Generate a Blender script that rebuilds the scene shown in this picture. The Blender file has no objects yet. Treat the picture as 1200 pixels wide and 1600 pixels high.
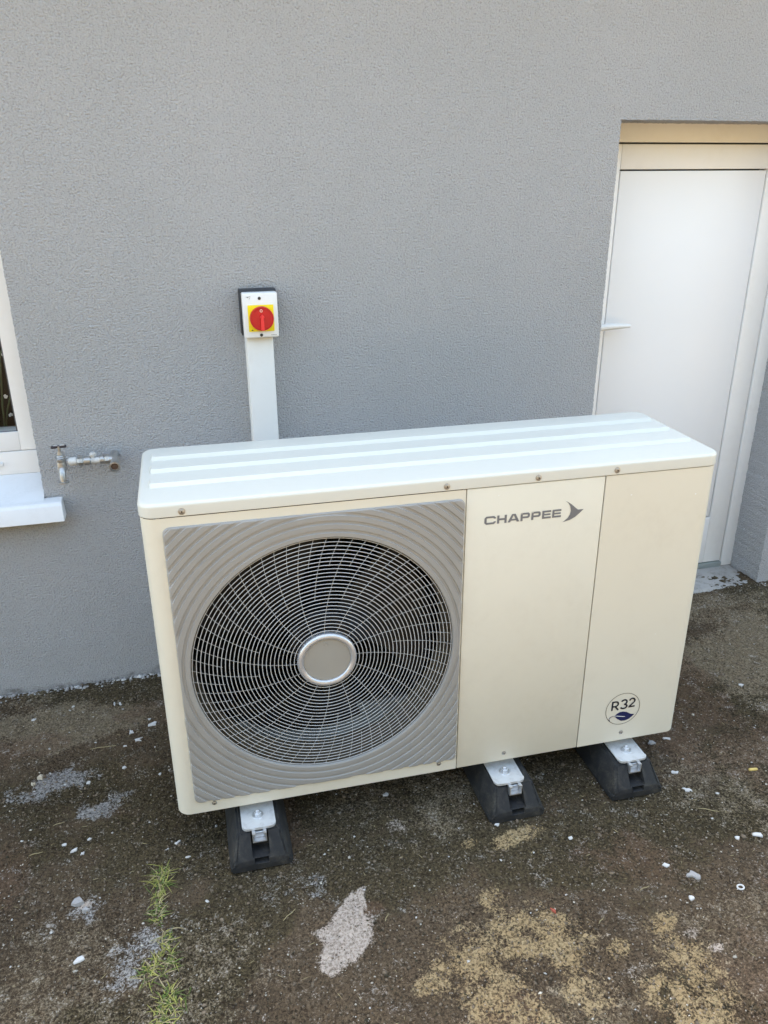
import bpy, bmesh, math, random
import numpy as np
from mathutils import Vector, Matrix

random.seed(7)
S = bpy.context.scene
COL = S.collection
PI = math.pi
rad = math.radians

# ------------------------------------------------------------------ camera, world, sun, exposure
cam_data = bpy.data.cameras.new('camera')
cam = bpy.data.objects.new('camera', cam_data)
COL.objects.link(cam)
cam_data.sensor_fit = 'AUTO'
cam_data.sensor_width = 36.0
cam_data.lens = 28.305
cam_data.clip_start = 0.05
cam_data.clip_end = 500
CAM = Vector((0.3400, -2.31478, 1.49565))
r_ = Vector((0.96892241, -0.24732726, -0.00431184))
u_ = Vector((0.10016645, 0.37635202, 0.92104606))
f_ = Vector((0.22617702, 0.89285407, -0.3894298))
cam.matrix_world = Matrix(((r_.x, u_.x, -f_.x, CAM.x), (r_.y, u_.y, -f_.y, CAM.y),
                           (r_.z, u_.z, -f_.z, CAM.z), (0, 0, 0, 1)))
S.camera = cam

SUN_EL, SUN_AZ = rad(60), rad(-20)        # the sun stands behind the house; the wall is in open shade
w = bpy.data.worlds.new('World')
S.world = w
w.use_nodes = True
wn = w.node_tree.nodes
wl = w.node_tree.links
bg = wn['Background']
sky = wn.new('ShaderNodeTexSky')
sky.sky_type = 'NISHITA'
sky.sun_disc = False
sky.sun_elevation = SUN_EL
sky.sun_rotation = SUN_AZ
sky.air_density = 1.0
sky.dust_density = 1.7
sky.ozone_density = 1.0
tn = wn.new('ShaderNodeMix')                # the camera's daylight white balance
tn.data_type = 'RGBA'
tn.blend_type = 'MULTIPLY'
tn.inputs[0].default_value = 1.0
tn.inputs[7].default_value = (1.08, 0.985, 0.80, 1)
wl.new(sky.outputs[0], tn.inputs[6])
wl.new(tn.outputs[2], bg.inputs[0])
bg.inputs[1].default_value = 0.15
sun_data = bpy.data.lights.new('sun', 'SUN')
sun_data.energy = 4.0
sun_data.angle = rad(0.5)
sun_data.color = (1.0, 0.88, 0.72)
sun = bpy.data.objects.new('sun', sun_data)
COL.objects.link(sun)
sd = Vector((math.sin(SUN_AZ) * math.cos(SUN_EL), math.cos(SUN_AZ) * math.cos(SUN_EL), math.sin(SUN_EL)))
sun.rotation_euler = sd.to_track_quat('Z', 'Y').to_euler()
sun.location = (0, 0, 8)
S.view_settings.view_transform = 'Standard'
S.view_settings.look = 'None'
S.view_settings.gamma = 1.0
S.view_settings.use_curve_mapping = False
S.view_settings.exposure = 2.93

# ------------------------------------------------------------------ material helpers
class NT:
    def __init__(self, name):
        self.m = bpy.data.materials.new(name)
        self.m.use_nodes = True
        self.t = self.m.node_tree
        self.b = self.t.nodes['Principled BSDF']
        self.co = self.t.nodes.new('ShaderNodeTexCoord').outputs['Object']
    def n(self, typ, **kw):
        nd = self.t.nodes.new(typ)
        for k, v in kw.items():
            setattr(nd, k, v)
        return nd
    def link(self, a, b):
        self.t.links.new(a, b)
    def noise(self, scale, detail=3, rough=0.55, vec=None, dist=0.0):
        nd = self.n('ShaderNodeTexNoise')
        nd.inputs['Scale'].default_value = scale
        nd.inputs['Detail'].default_value = detail
        nd.inputs['Roughness'].default_value = rough
        nd.inputs['Distortion'].default_value = dist
        self.link(vec or self.co, nd.inputs['Vector'])
        return nd.outputs['Fac']
    def ramp(self, fac, stops):
        nd = self.n('ShaderNodeValToRGB')
        el = nd.color_ramp.elements
        while len(el) < len(stops):
            el.new(0.5)
        for e, (p, c) in zip(el, stops):
            e.position = p
            e.color = (c, c, c, 1) if not hasattr(c, '__len__') else (*c[:3], 1)
        self.link(fac, nd.inputs[0])
        return nd.outputs[0]
    def mix(self, fac, a, b, mode='MIX'):
        nd = self.n('ShaderNodeMix', data_type='RGBA', blend_type=mode)
        for k, v in ((0, fac), (6, a), (7, b)):
            s = nd.inputs[k]
            if hasattr(v, 'is_linked'):
                self.link(v, s)
            elif hasattr(v, '__len__'):
                s.default_value = (*v[:3], 1)
            else:
                s.default_value = v if k == 0 else (v, v, v, 1)
        return nd.outputs[2]
    def math(self, op, a, b=None):
        nd = self.n('ShaderNodeMath', operation=op)
        for s, v in ((nd.inputs[0], a), (nd.inputs[1], b)):
            if v is None:
                continue
            if hasattr(v, 'is_linked'):
                self.link(v, s)
            else:
                s.default_value = v
        return nd.outputs[0]
    def bump(self, h, strength=0.5, dist=0.002, normal=None):
        nd = self.n('ShaderNodeBump')
        nd.inputs['Strength'].default_value = strength
        nd.inputs['Distance'].default_value = dist
        self.link(h, nd.inputs['Height'])
        if normal:
            self.link(normal, nd.inputs['Normal'])
        return nd.outputs[0]
    def set(self, color=None, rough=None, metal=None, normal=None, spec=None):
        for k, v in (('Base Color', color), ('Roughness', rough), ('Metallic', metal), ('Normal', normal),
                     ('Specular IOR Level', spec)):
            if v is None:
                continue
            s = self.b.inputs[k]
            if hasattr(v, 'is_linked'):
                self.link(v, s)
            elif k == 'Base Color':
                s.default_value = (*v[:3], 1)
            else:
                s.default_value = v
        return self.m


def simple(name, col, rough=0.5, metal=0.0, var=0.06, scale=9.0, fine=0.0, fscale=400, spec=None):
    t = NT(name)
    n1 = t.noise(scale, 4)
    c = t.mix(t.ramp(n1, [(0.3, 0.0), (0.7, 1.0)]), [x * (1 - var) for x in col], [min(1, x * (1 + var)) for x in col])
    n2 = t.noise(scale * 6, 3)
    r = t.math('ADD', t.math('MULTIPLY', n2, 0.16), rough - 0.08)
    nrm = t.bump(t.noise(fscale, 2), fine, 0.0006) if fine else None
    return t.set(c, r, metal, nrm, spec)


def dirty(name, col, rough, grime, amount=0.5, scale=14.0, metal=0.0, fine=0.1, fscale=300):
    """paint or rubber with irregular specks and smears of dirt"""
    t = NT(name)
    a = t.noise(scale, 6, 0.65, dist=0.4)
    b = t.noise(scale * 9, 3, 0.6)
    m = t.math('MULTIPLY', t.ramp(a, [(0.46, 0.0), (0.72, 1.0)]), t.ramp(b, [(0.35, 0.15), (0.65, 1.0)]))
    m = t.math('MULTIPLY', m, amount)
    c = t.mix(m, col, grime)
    r = t.math('ADD', t.math('MULTIPLY', b, 0.2), rough - 0.1)
    nrm = t.bump(t.noise(fscale, 3), fine, 0.001)
    return t.set(c, r, metal, nrm)


# wall: grey roughcast render
def wall_material():
    t = NT('grey_render')
    n1 = t.noise(205, 3, 0.55, dist=0.1)
    n2 = t.noise(75, 2, 0.5)
    n3 = t.noise(420, 2, 0.6)
    h = t.math('ADD', t.math('ADD', t.math('MULTIPLY', t.ramp(n1, [(0.32, 0.0), (0.68, 1.0)]), 1.0),
                             t.math('MULTIPLY', n2, 0.5)), t.math('MULTIPLY', n3, 0.25))
    big = t.noise(1.3, 4, 0.5)
    c = t.mix(t.ramp(big, [(0.3, 0.0), (0.7, 1.0)]), (0.445, 0.447, 0.450), (0.505, 0.500, 0.505))
    pits = t.ramp(t.math('ADD', t.math('MULTIPLY', n1, 0.65), t.math('MULTIPLY', n3, 0.35)), [(0.30, 0.0), (0.47, 1.0)])
    c = t.mix(pits, (0.27, 0.27, 0.276), c)
    grain = t.ramp(t.math('ADD', t.math('MULTIPLY', n1, 0.5), t.math('MULTIPLY', n3, 0.5)), [(0.52, 0.0), (0.66, 1.0)])
    c = t.mix(t.math('MULTIPLY', grain, 0.55), c, (0.66, 0.66, 0.66))
    # splash dirt and damp near the ground
    sep = t.n('ShaderNodeSeparateXYZ')
    t.link(t.co, sep.inputs[0])
    edge = t.math('ADD', sep.outputs[2], t.math('MULTIPLY', t.math('SUBTRACT', t.noise(9, 5, 0.65), 0.5), -0.10))
    low = t.ramp(edge, [(-0.02, 1.0), (0.018, 0.0)])
    spl = t.math('MULTIPLY', low, t.ramp(t.noise(38, 4, 0.7), [(0.35, 0.2), (0.6, 1.0)]))
    c = t.mix(t.math('MULTIPLY', spl, 0.6), c, (0.085, 0.075, 0.062))
    # faint pale salts just above
    low2 = t.ramp(edge, [(0.02, 0.0), (0.05, 0.7), (0.11, 0.0)])
    c = t.mix(t.math('MULTIPLY', low2, t.ramp(t.noise(22, 4), [(0.45, 0.0), (0.7, 0.55)])), c, (0.55, 0.55, 0.56))
    return t.set(c, 0.92, 0, t.bump(h, 1.0, 0.0042), 0.25)


def ground_material():
    t = NT('weathered_concrete_ground')
    at = t.n('ShaderNodeAttribute', attribute_name='stain')
    sp = t.n('ShaderNodeSeparateColor')
    t.link(at.outputs['Color'], sp.inputs[0])
    pale, ochre, moss_shade = sp.outputs[0], sp.outputs[1], sp.outputs[2]
    at2 = t.n('ShaderNodeAttribute', attribute_name='wear')
    sp2 = t.n('ShaderNodeSeparateColor')
    t.link(at2.outputs['Color'], sp2.inputs[0])
    beige, grey, red = sp2.outputs[0], sp2.outputs[1], sp2.outputs[2]
    fine = t.noise(420, 2, 0.7)
    mid = t.noise(170, 4, 0.7, dist=0.6)
    lump = t.noise(22, 6, 0.68)
    patch = t.noise(5.5, 5, 0.6)
    base = t.mix(t.ramp(mid, [(0.37, 0.0), (0.66, 1.0)]), (0.025, 0.016, 0.0085), (0.205, 0.146, 0.088))
    base = t.mix(t.ramp(patch, [(0.38, 0.0), (0.62, 0.45)]), base, t.mix(t.ramp(fine, [(0.4, 0.0), (0.62, 1.0)]), (0.038, 0.025, 0.014), (0.155, 0.112, 0.070)))
    base = t.mix(t.ramp(lump, [(0.42, 0.0), (0.70, 0.55)]), base, t.mix(t.ramp(mid, [(0.40, 0.0), (0.62, 1.0)]), (0.055, 0.038, 0.022), (0.25, 0.19, 0.125)))
    base = t.mix(t.ramp(t.noise(2.6, 4, 0.6), [(0.36, 0.75), (0.54, 0.0)]), base, t.mix(0.45, base, (0.012, 0.008, 0.004)))

    def grainy(m, gain=0.9, src=None):
        g = t.math('ADD', t.math('MULTIPLY', t.math('SUBTRACT', src or mid, 0.5), gain * 1.15),
                   t.math('ADD', t.math('MULTIPLY', t.math('SUBTRACT', lump, 0.5), gain * 1.25), t.math('MULTIPLY', t.math('SUBTRACT', fine, 0.5), gain * 0.5)))
        return t.ramp(t.math('ADD', m, g), [(0.36, 0.0), (0.66, 1.0)])
    far = t.n('ShaderNodeAttribute', attribute_name='far')
    c = t.mix(t.math('MULTIPLY', grainy(moss_shade, 1.2), 0.62), base, t.mix(t.ramp(mid, [(0.40, 0.0), (0.64, 1.0)]), (0.013, 0.010, 0.004), (0.095, 0.078, 0.034)))
    c = t.mix(t.math('MULTIPLY', grainy(beige, 1.1), 0.8), c, t.mix(t.ramp(mid, [(0.34, 0.0), (0.66, 1.0)]), (0.075, 0.056, 0.034), (0.36, 0.29, 0.19)))
    c = t.mix(t.math('MULTIPLY', grainy(red, 1.6), 0.5), c, t.mix(mid, (0.06, 0.034, 0.020), (0.22, 0.135, 0.085)))
    c = t.mix(t.math('MULTIPLY', grainy(grey, 1.9), 0.75), c, t.mix(t.ramp(mid, [(0.38, 0.0), (0.62, 1.0)]), (0.12, 0.116, 0.112), (0.50, 0.485, 0.465)))
    oc = t.mix(lump, (0.40, 0.255, 0.110), (0.50, 0.405, 0.235))
    oc = t.mix(t.ramp(mid, [(0.38, 0.0), (0.56, 1.0)]), (0.12, 0.082, 0.042), oc)
    c = t.mix(t.math('MULTIPLY', grainy(ochre, 1.25), 0.9), c, oc)
    pc = t.mix(t.ramp(mid, [(0.36, 0.0), (0.56, 1.0)]), (0.25, 0.20, 0.155), (0.60, 0.51, 0.43))
    c = t.mix(t.math('MULTIPLY', grainy(pale, 0.95), 0.9), c, pc)
    # pale mineral specks
    v = t.n('ShaderNodeTexVoronoi')
    v.inputs['Scale'].default_value = 110
    t.link(t.co, v.inputs['Vector'])
    spk = t.ramp(v.outputs['Distance'], [(0.16, 1.0), (0.24, 0.0)])
    vs = t.n('ShaderNodeSeparateColor')
    t.link(v.outputs['Color'], vs.inputs[0])
    spk = t.math('MULTIPLY', spk, t.ramp(vs.outputs[0], [(0.80, 0.0), (0.86, 1.0)]))
    c = t.mix(t.math('MULTIPLY', spk, 0.55), c, (0.46, 0.41, 0.35))
    # unseen yard, made paler and warmer to bounce light onto the house
    dry = t.mix(fine, (0.15, 0.115, 0.072), (0.28, 0.22, 0.145))
    c = t.mix(far.outputs['Fac'], c, dry)
    h = t.math('ADD', t.math('MULTIPLY', mid, 1.0), t.math('MULTIPLY', fine, 0.6))
    return t.set(c, 0.93, 0, t.bump(h, 1.0, 0.006), 0.2)


M = {}
M['wall'] = wall_material()
M['ground'] = ground_material()
PAINT = (0.67, 0.635, 0.53)
M['casing'] = dirty('cream_casing_paint', PAINT, 0.42, (0.55, 0.50, 0.40), 0.30, 5, 0, 0.05, 500)
M['lid'] = dirty('sky_toned_lid_paint', (0.605, 0.60, 0.535), 0.36, (0.55, 0.54, 0.47), 0.18, 9, 0, 0.05, 500)  # same paint as the casing; sky light on top put into the colour
M['surround'] = simple('grey_plastic', (0.30, 0.293, 0.276), 0.5, 0, 0.04, 12, 0.15, 700)
M['wire'] = simple('pale_grey_wire', (0.50, 0.50, 0.488), 0.42, 0.0, 0.05, 40)
M['hubring'] = simple('satin_grey_ring', (0.55, 0.56, 0.58), 0.3, 0.55, 0.03)
M['hub'] = simple('grey_hub_disc', (0.30, 0.29, 0.26), 0.55, 0, 0.03, 20, 0.1, 600)
M['dark'] = simple('dark_interior', (0.005, 0.005, 0.006), 0.7)
M['fanblade'] = simple('dark_fan_plastic', (0.009, 0.010, 0.012), 0.45)
M['coil'] = simple('coil_fins', (0.013, 0.016, 0.016), 0.6, 0.1, 0.2, 30)
M['shroud'] = dirty('shroud_paint', (0.085, 0.070, 0.048), 0.5, (0.15, 0.11, 0.07), 0.6, 20)
M['steel'] = dirty('galvanised_steel', (0.62, 0.63, 0.64), 0.38, (0.42, 0.40, 0.37), 0.8, 60, 0.75, 0.2, 350)
M['plate'] = dirty('galvanised_plate', (0.74, 0.75, 0.75), 0.42, (0.36, 0.34, 0.31), 0.75, 45, 0.45, 0.25, 300)
M['screw'] = simple('screw_steel', (0.42, 0.41, 0.39), 0.35, 0.8, 0.2, 200)
M['screwdark'] = simple('screw_recess', (0.05, 0.045, 0.04), 0.6, 0.3)
M['rubber'] = dirty('black_rubber', (0.0105, 0.011, 0.012), 0.75, (0.10, 0.088, 0.068), 0.65, 26, 0, 0.45, 420)
M['print'] = simple('grey_print', (0.155, 0.158, 0.168), 0.5, 0, 0.02)
M['navy'] = simple('navy_print', (0.010, 0.014, 0.075), 0.45, 0, 0.02)
M['black'] = simple('black_print', (0.012, 0.012, 0.02), 0.5, 0, 0.02)
M['ringprint'] = simple('brown_print', (0.10, 0.085, 0.06), 0.5, 0, 0.02)
M['white_plastic'] = dirty('white_plastic', (0.78, 0.78, 0.76), 0.38, (0.6, 0.58, 0.54), 0.25, 12, 0, 0.04)
M['trunk'] = dirty('white_trunking_plastic', (0.74, 0.735, 0.71), 0.42, (0.6, 0.57, 0.5), 0.3, 8, 0, 0.04)
M['backbox'] = simple('dark_grey_plastic', (0.02, 0.024, 0.032), 0.45)
M['yellow'] = simple('yellow_plastic', (0.85, 0.66, 0.004), 0.4, 0, 0.03)
M['red'] = simple('red_plastic', (0.52, 0.010, 0.012), 0.35, 0, 0.05)
M['redlight'] = simple('bright_red_plastic', (0.80, 0.035, 0.035), 0.4, 0, 0.03)
M['mark'] = simple('pale_mark', (0.8, 0.55, 0.45), 0.5)
M['upvc'] = dirty('white_upvc', (0.85, 0.84, 0.82), 0.35, (0.66, 0.63, 0.57), 0.25, 5, 0, 0.04)
M['upvc_panel'] = simple('white_door_panel', (0.86, 0.86, 0.86), 0.33, 0, 0.012, 2.5)
M['gasket'] = simple('grey_gasket', (0.10, 0.10, 0.105), 0.6)
M['alu'] = simple('aluminium_threshold', (0.42, 0.47, 0.46), 0.4, 0.6, 0.1, 20)
M['sill'] = dirty('white_aluminium_sill', (0.74, 0.75, 0.76), 0.38, (0.55, 0.55, 0.54), 0.3, 15, 0, 0.05)
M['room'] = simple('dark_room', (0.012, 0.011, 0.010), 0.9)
M['concrete'] = dirty('pale_concrete_step', (0.36, 0.345, 0.32), 0.9, (0.10, 0.085, 0.065), 0.9, 16, 0, 0.9, 160)
M['brass'] = dirty('weathered_chrome', (0.44, 0.43, 0.41), 0.36, (0.20, 0.18, 0.15), 0.9, 70, 0.75, 0.4, 300)
M['tappaint'] = dirty('flaking_white_paint', (0.60, 0.59, 0.56), 0.5, (0.22, 0.20, 0.17), 1.0, 60, 0.1, 0.5, 300)
M['tapdark'] = simple('dark_tap_handle', (0.03, 0.022, 0.028), 0.4)
M['rust'] = dirty('rusty_bore', (0.10, 0.055, 0.035), 0.8, (0.22, 0.17, 0.12), 0.8, 120)
M['flake'] = dirty('white_paint_flake', (0.56, 0.55, 0.53), 0.8, (0.26, 0.22, 0.17), 0.85, 90, 0, 0.5, 400)
M['creamstone'] = dirty('cream_stone', (0.52, 0.46, 0.36), 0.85, (0.25, 0.2, 0.14), 0.6, 90, 0, 0.6, 400)
M['greystone'] = dirty('grey_stone', (0.33, 0.32, 0.31), 0.85, (0.15, 0.13, 0.11), 0.7, 90, 0, 0.6, 400)
M['grit'] = simple('brown_grit', (0.15, 0.115, 0.078), 0.9, 0, 0.6, 90)
M['grit_pale'] = simple('pale_grit', (0.48, 0.44, 0.37), 0.85, 0, 0.35, 90)
M['soil'] = simple('dark_moss_crumbs', (0.045, 0.036, 0.018), 0.95, 0, 0.5, 90)
M['straw'] = simple('dry_straw', (0.34, 0.28, 0.15), 0.8, 0, 0.3, 50)
M['grassa'] = simple('green_grass', (0.085, 0.125, 0.018), 0.6, 0, 0.4, 60)
M['grassb'] = simple('yellow_grass', (0.27, 0.26, 0.06), 0.65, 0, 0.35, 60)
M['brickbit'] = simple('red_brick_bit', (0.36, 0.085, 0.05), 0.8, 0, 0.3, 200)
M['filter'] = simple('cigarette_paper', (0.62, 0.45, 0.14), 0.8, 0, 0.2, 200)
M['petal'] = simple('white_petal', (0.7, 0.68, 0.64), 0.7)
M['leafgreen'] = simple('plant_leaf', (0.05, 0.08, 0.03), 0.5)
M['roofing'] = simple('brown_roof_tiles', (0.17, 0.085, 0.055), 0.8, 0, 0.2, 3)
M['added_hedge'] = simple('added_hedge_leaves', (0.12, 0.105, 0.045), 0.75, 0, 0.45, 3)
M['soffit'] = simple('brown_soffit_boards', (0.30, 0.185, 0.11), 0.6, 0, 0.15, 6)
gt = NT('window_glass')
gt.set((0.93, 0.95, 0.95), 0.02, spec=0.3)
gt.b.inputs['Transmission Weight'].default_value = 1.0
gt.b.inputs['IOR'].default_value = 1.18
M['glass'] = gt.m

# ------------------------------------------------------------------ object helpers
def link(name, bm, mat, parent=None, smooth=30, loc=None, recalc=True):
    if recalc:
        bmesh.ops.recalc_face_normals(bm, faces=bm.faces)
    me = bpy.data.meshes.new(name)
    bm.to_mesh(me)
    bm.free()
    me.materials.append(M[mat] if isinstance(mat, str) else mat)
    if smooth:
        me.polygons.foreach_set('use_smooth', [True] * len(me.polygons))
        me.set_sharp_from_angle(angle=rad(smooth))
    o = bpy.data.objects.new(name, me)
    COL.objects.link(o)
    if parent:
        o.parent = parent
    if loc is not None:
        o.location = loc
    return o


def thing(name, label, cat, loc=(0, 0, 0), rz=0, group=None):
    o = bpy.data.objects.new(name, None)
    COL.objects.link(o)
    o.location = loc
    o.rotation_euler = (0, 0, rz)
    o.empty_display_size = 0.05
    return tag(o, label, cat, group)


def tag(o, label, cat, group=None):
    o['label'] = label
    o['category'] = cat
    if group:
        o['group'] = group
    return o


def box(bm, x0, x1, y0, y1, z0, z1, bev=0.0, seg=2):
    vs = [bm.verts.new((x, y, z)) for z in (z0, z1) for y in (y0, y1) for x in (x0, x1)]
    fs = [bm.faces.new([vs[i] for i in q]) for q in
          ((0, 2, 3, 1), (4, 5, 7, 6), (0, 1, 5, 4), (2, 6, 7, 3), (0, 4, 6, 2), (1, 3, 7, 5))]
    if bev:
        ed = list({e for f in fs for e in f.edges})
        bmesh.ops.bevel(bm, geom=ed, offset=bev, segments=seg, affect='EDGES', profile=0.5)
    return bm


def BOX(*a, **k):
    return box(bmesh.new(), *a, **k)


def prism(bm, pts, axis, a, b):
    """closed prism from a 2-D outline; axis 'x','y','z' is the extrusion axis"""
    def p3(p, t):
        return {'x': (t, p[0], p[1]), 'y': (p[0], t, p[1]), 'z': (p[0], p[1], t)}[axis]
    A = [bm.verts.new(p3(p, a)) for p in pts]
    B = [bm.verts.new(p3(p, b)) for p in pts]
    n = len(pts)
    fs = [bm.faces.new(A), bm.faces.new(B[::-1])]
    for f in fs:
        f.normal_update()
    for i in range(n):
        fs.append(bm.faces.new((A[i], B[i], B[(i + 1) % n], A[(i + 1) % n])))
    big = [f for f in fs[:2] if len(f.verts) > 4]
    if big:
        bmesh.ops.triangulate(bm, faces=big)
    return bm


def tube(bm, path, r, n=8, closed=False, cap=True):
    path = [Vector(p) for p in path]
    m = len(path)
    rings = []
    ref = None
    for i, p in enumerate(path):
        if closed:
            t = path[(i + 1) % m] - path[i - 1]
        else:
            t = path[min(i + 1, m - 1)] - path[max(i - 1, 0)]
        t.normalize()
        if ref is None:
            ref = t.orthogonal().normalized()
        ref = (ref - t * ref.dot(t)).normalized()
        b = t.cross(ref)
        rr = r[i] if hasattr(r, '__len__') else r
        rings.append([bm.verts.new(p + (ref * math.cos(2 * PI * k / n) + b * math.sin(2 * PI * k / n)) * rr) for k in range(n)])
    for i in range(m if closed else m - 1):
        a, c = rings[i], rings[(i + 1) % m]
        if closed and i == m - 1:            # align the seam
            best = min(range(n), key=lambda s: (a[0].co - c[s].co).length)
            c = c[best:] + c[:best]
        for k in range(n):
            bm.faces.new((a[k], a[(k + 1) % n], c[(k + 1) % n], c[k]))
    if cap and not closed:
        bm.faces.new(rings[0][::-1])
        bm.faces.new(rings[-1])
    return bm


def lathe(bm, prof, origin, axis, n=24):
    """prof = [(radius, distance along axis)] ; open ends with r>0 are capped"""
    ax = Vector(axis).normalized()
    e1 = ax.orthogonal().normalized()
    e2 = ax.cross(e1)
    o = Vector(origin)
    rings = []
    for r, h in prof:
        if r < 1e-6:
            rings.append([bm.verts.new(o + ax * h)])
        else:
            rings.append([bm.verts.new(o + ax * h + (e1 * math.cos(2 * PI * k / n) + e2 * math.sin(2 * PI * k / n)) * r) for k in range(n)])
    for a, b in zip(rings, rings[1:]):
        for k in range(n):
            k2 = (k + 1) % n
            if len(a) == 1 and len(b) == 1:
                continue
            if len(a) == 1:
                bm.faces.new((a[0], b[k], b[k2]))
            elif len(b) == 1:
                bm.faces.new((a[k], a[k2], b[0]))
            else:
                bm.faces.new((a[k], a[k2], b[k2], b[k]))
    if len(rings[0]) > 1:
        bm.faces.new(rings[0][::-1])
    if len(rings[-1]) > 1:
        bm.faces.new(rings[-1])
    return bm


def LATHE(*a, **k):
    return lathe(bmesh.new(), *a, **k)


def structure(o):
    o['kind'] = 'structure'
    return o


def stuff(o):
    o['kind'] = 'stuff'
    return o

# value noise for laying out the ground
_rng = np.random.default_rng(11)
_lat = _rng.random((256, 256))
def vnoise(x, y, s, off=0):
    x = x * s + 37.3 * off + 500
    y = y * s + 91.7 * off + 500
    xi, yi = np.floor(x).astype(int), np.floor(y).astype(int)
    fx, fy = x - xi, y - yi
    fx = fx * fx * (3 - 2 * fx)
    fy = fy * fy * (3 - 2 * fy)
    g = lambda a, b: _lat[a % 256, b % 256]
    return (g(xi, yi) * (1 - fx) + g(xi + 1, yi) * fx) * (1 - fy) + (g(xi, yi + 1) * (1 - fx) + g(xi + 1, yi + 1) * fx) * fy
def fbm(x, y, s, oct=4, off=0, gain=0.5):
    v, a, t = 0, 1, 0
    for i in range(oct):
        v = v + a * vnoise(x, y, s * 2 ** i, off + i)
        t += a
        a *= gain
    return v / t


def sstep(a, b, v):
    t = np.clip((v - a) / (b - a), 0, 1)
    return t * t * (3 - 2 * t)


def ground_z(x, y):
    x = np.asarray(x, float)
    y = np.asarray(y, float)
    rise = 0.030 * sstep(1.55, 2.35, x) * sstep(-1.2, -0.2, y)
    return rise + 0.012 * (fbm(x, y, 7, 2, 3) - 0.5)


def gz(x, y):
    return float(ground_z(np.array([x]), np.array([y]))[0])

# ------------------------------------------------------------------ ground
def axis_pts(lo, hi, step, out):
    a = np.arange(lo, hi + step * 0.5, step)
    ext, d = [], step
    x = 0.0
    while x < out:
        d *= 1.22
        x += d
        ext.append(x)
    ext = np.array(ext)
    return np.concatenate([(lo - ext)[::-1], a, a[-1] + ext])


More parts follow.
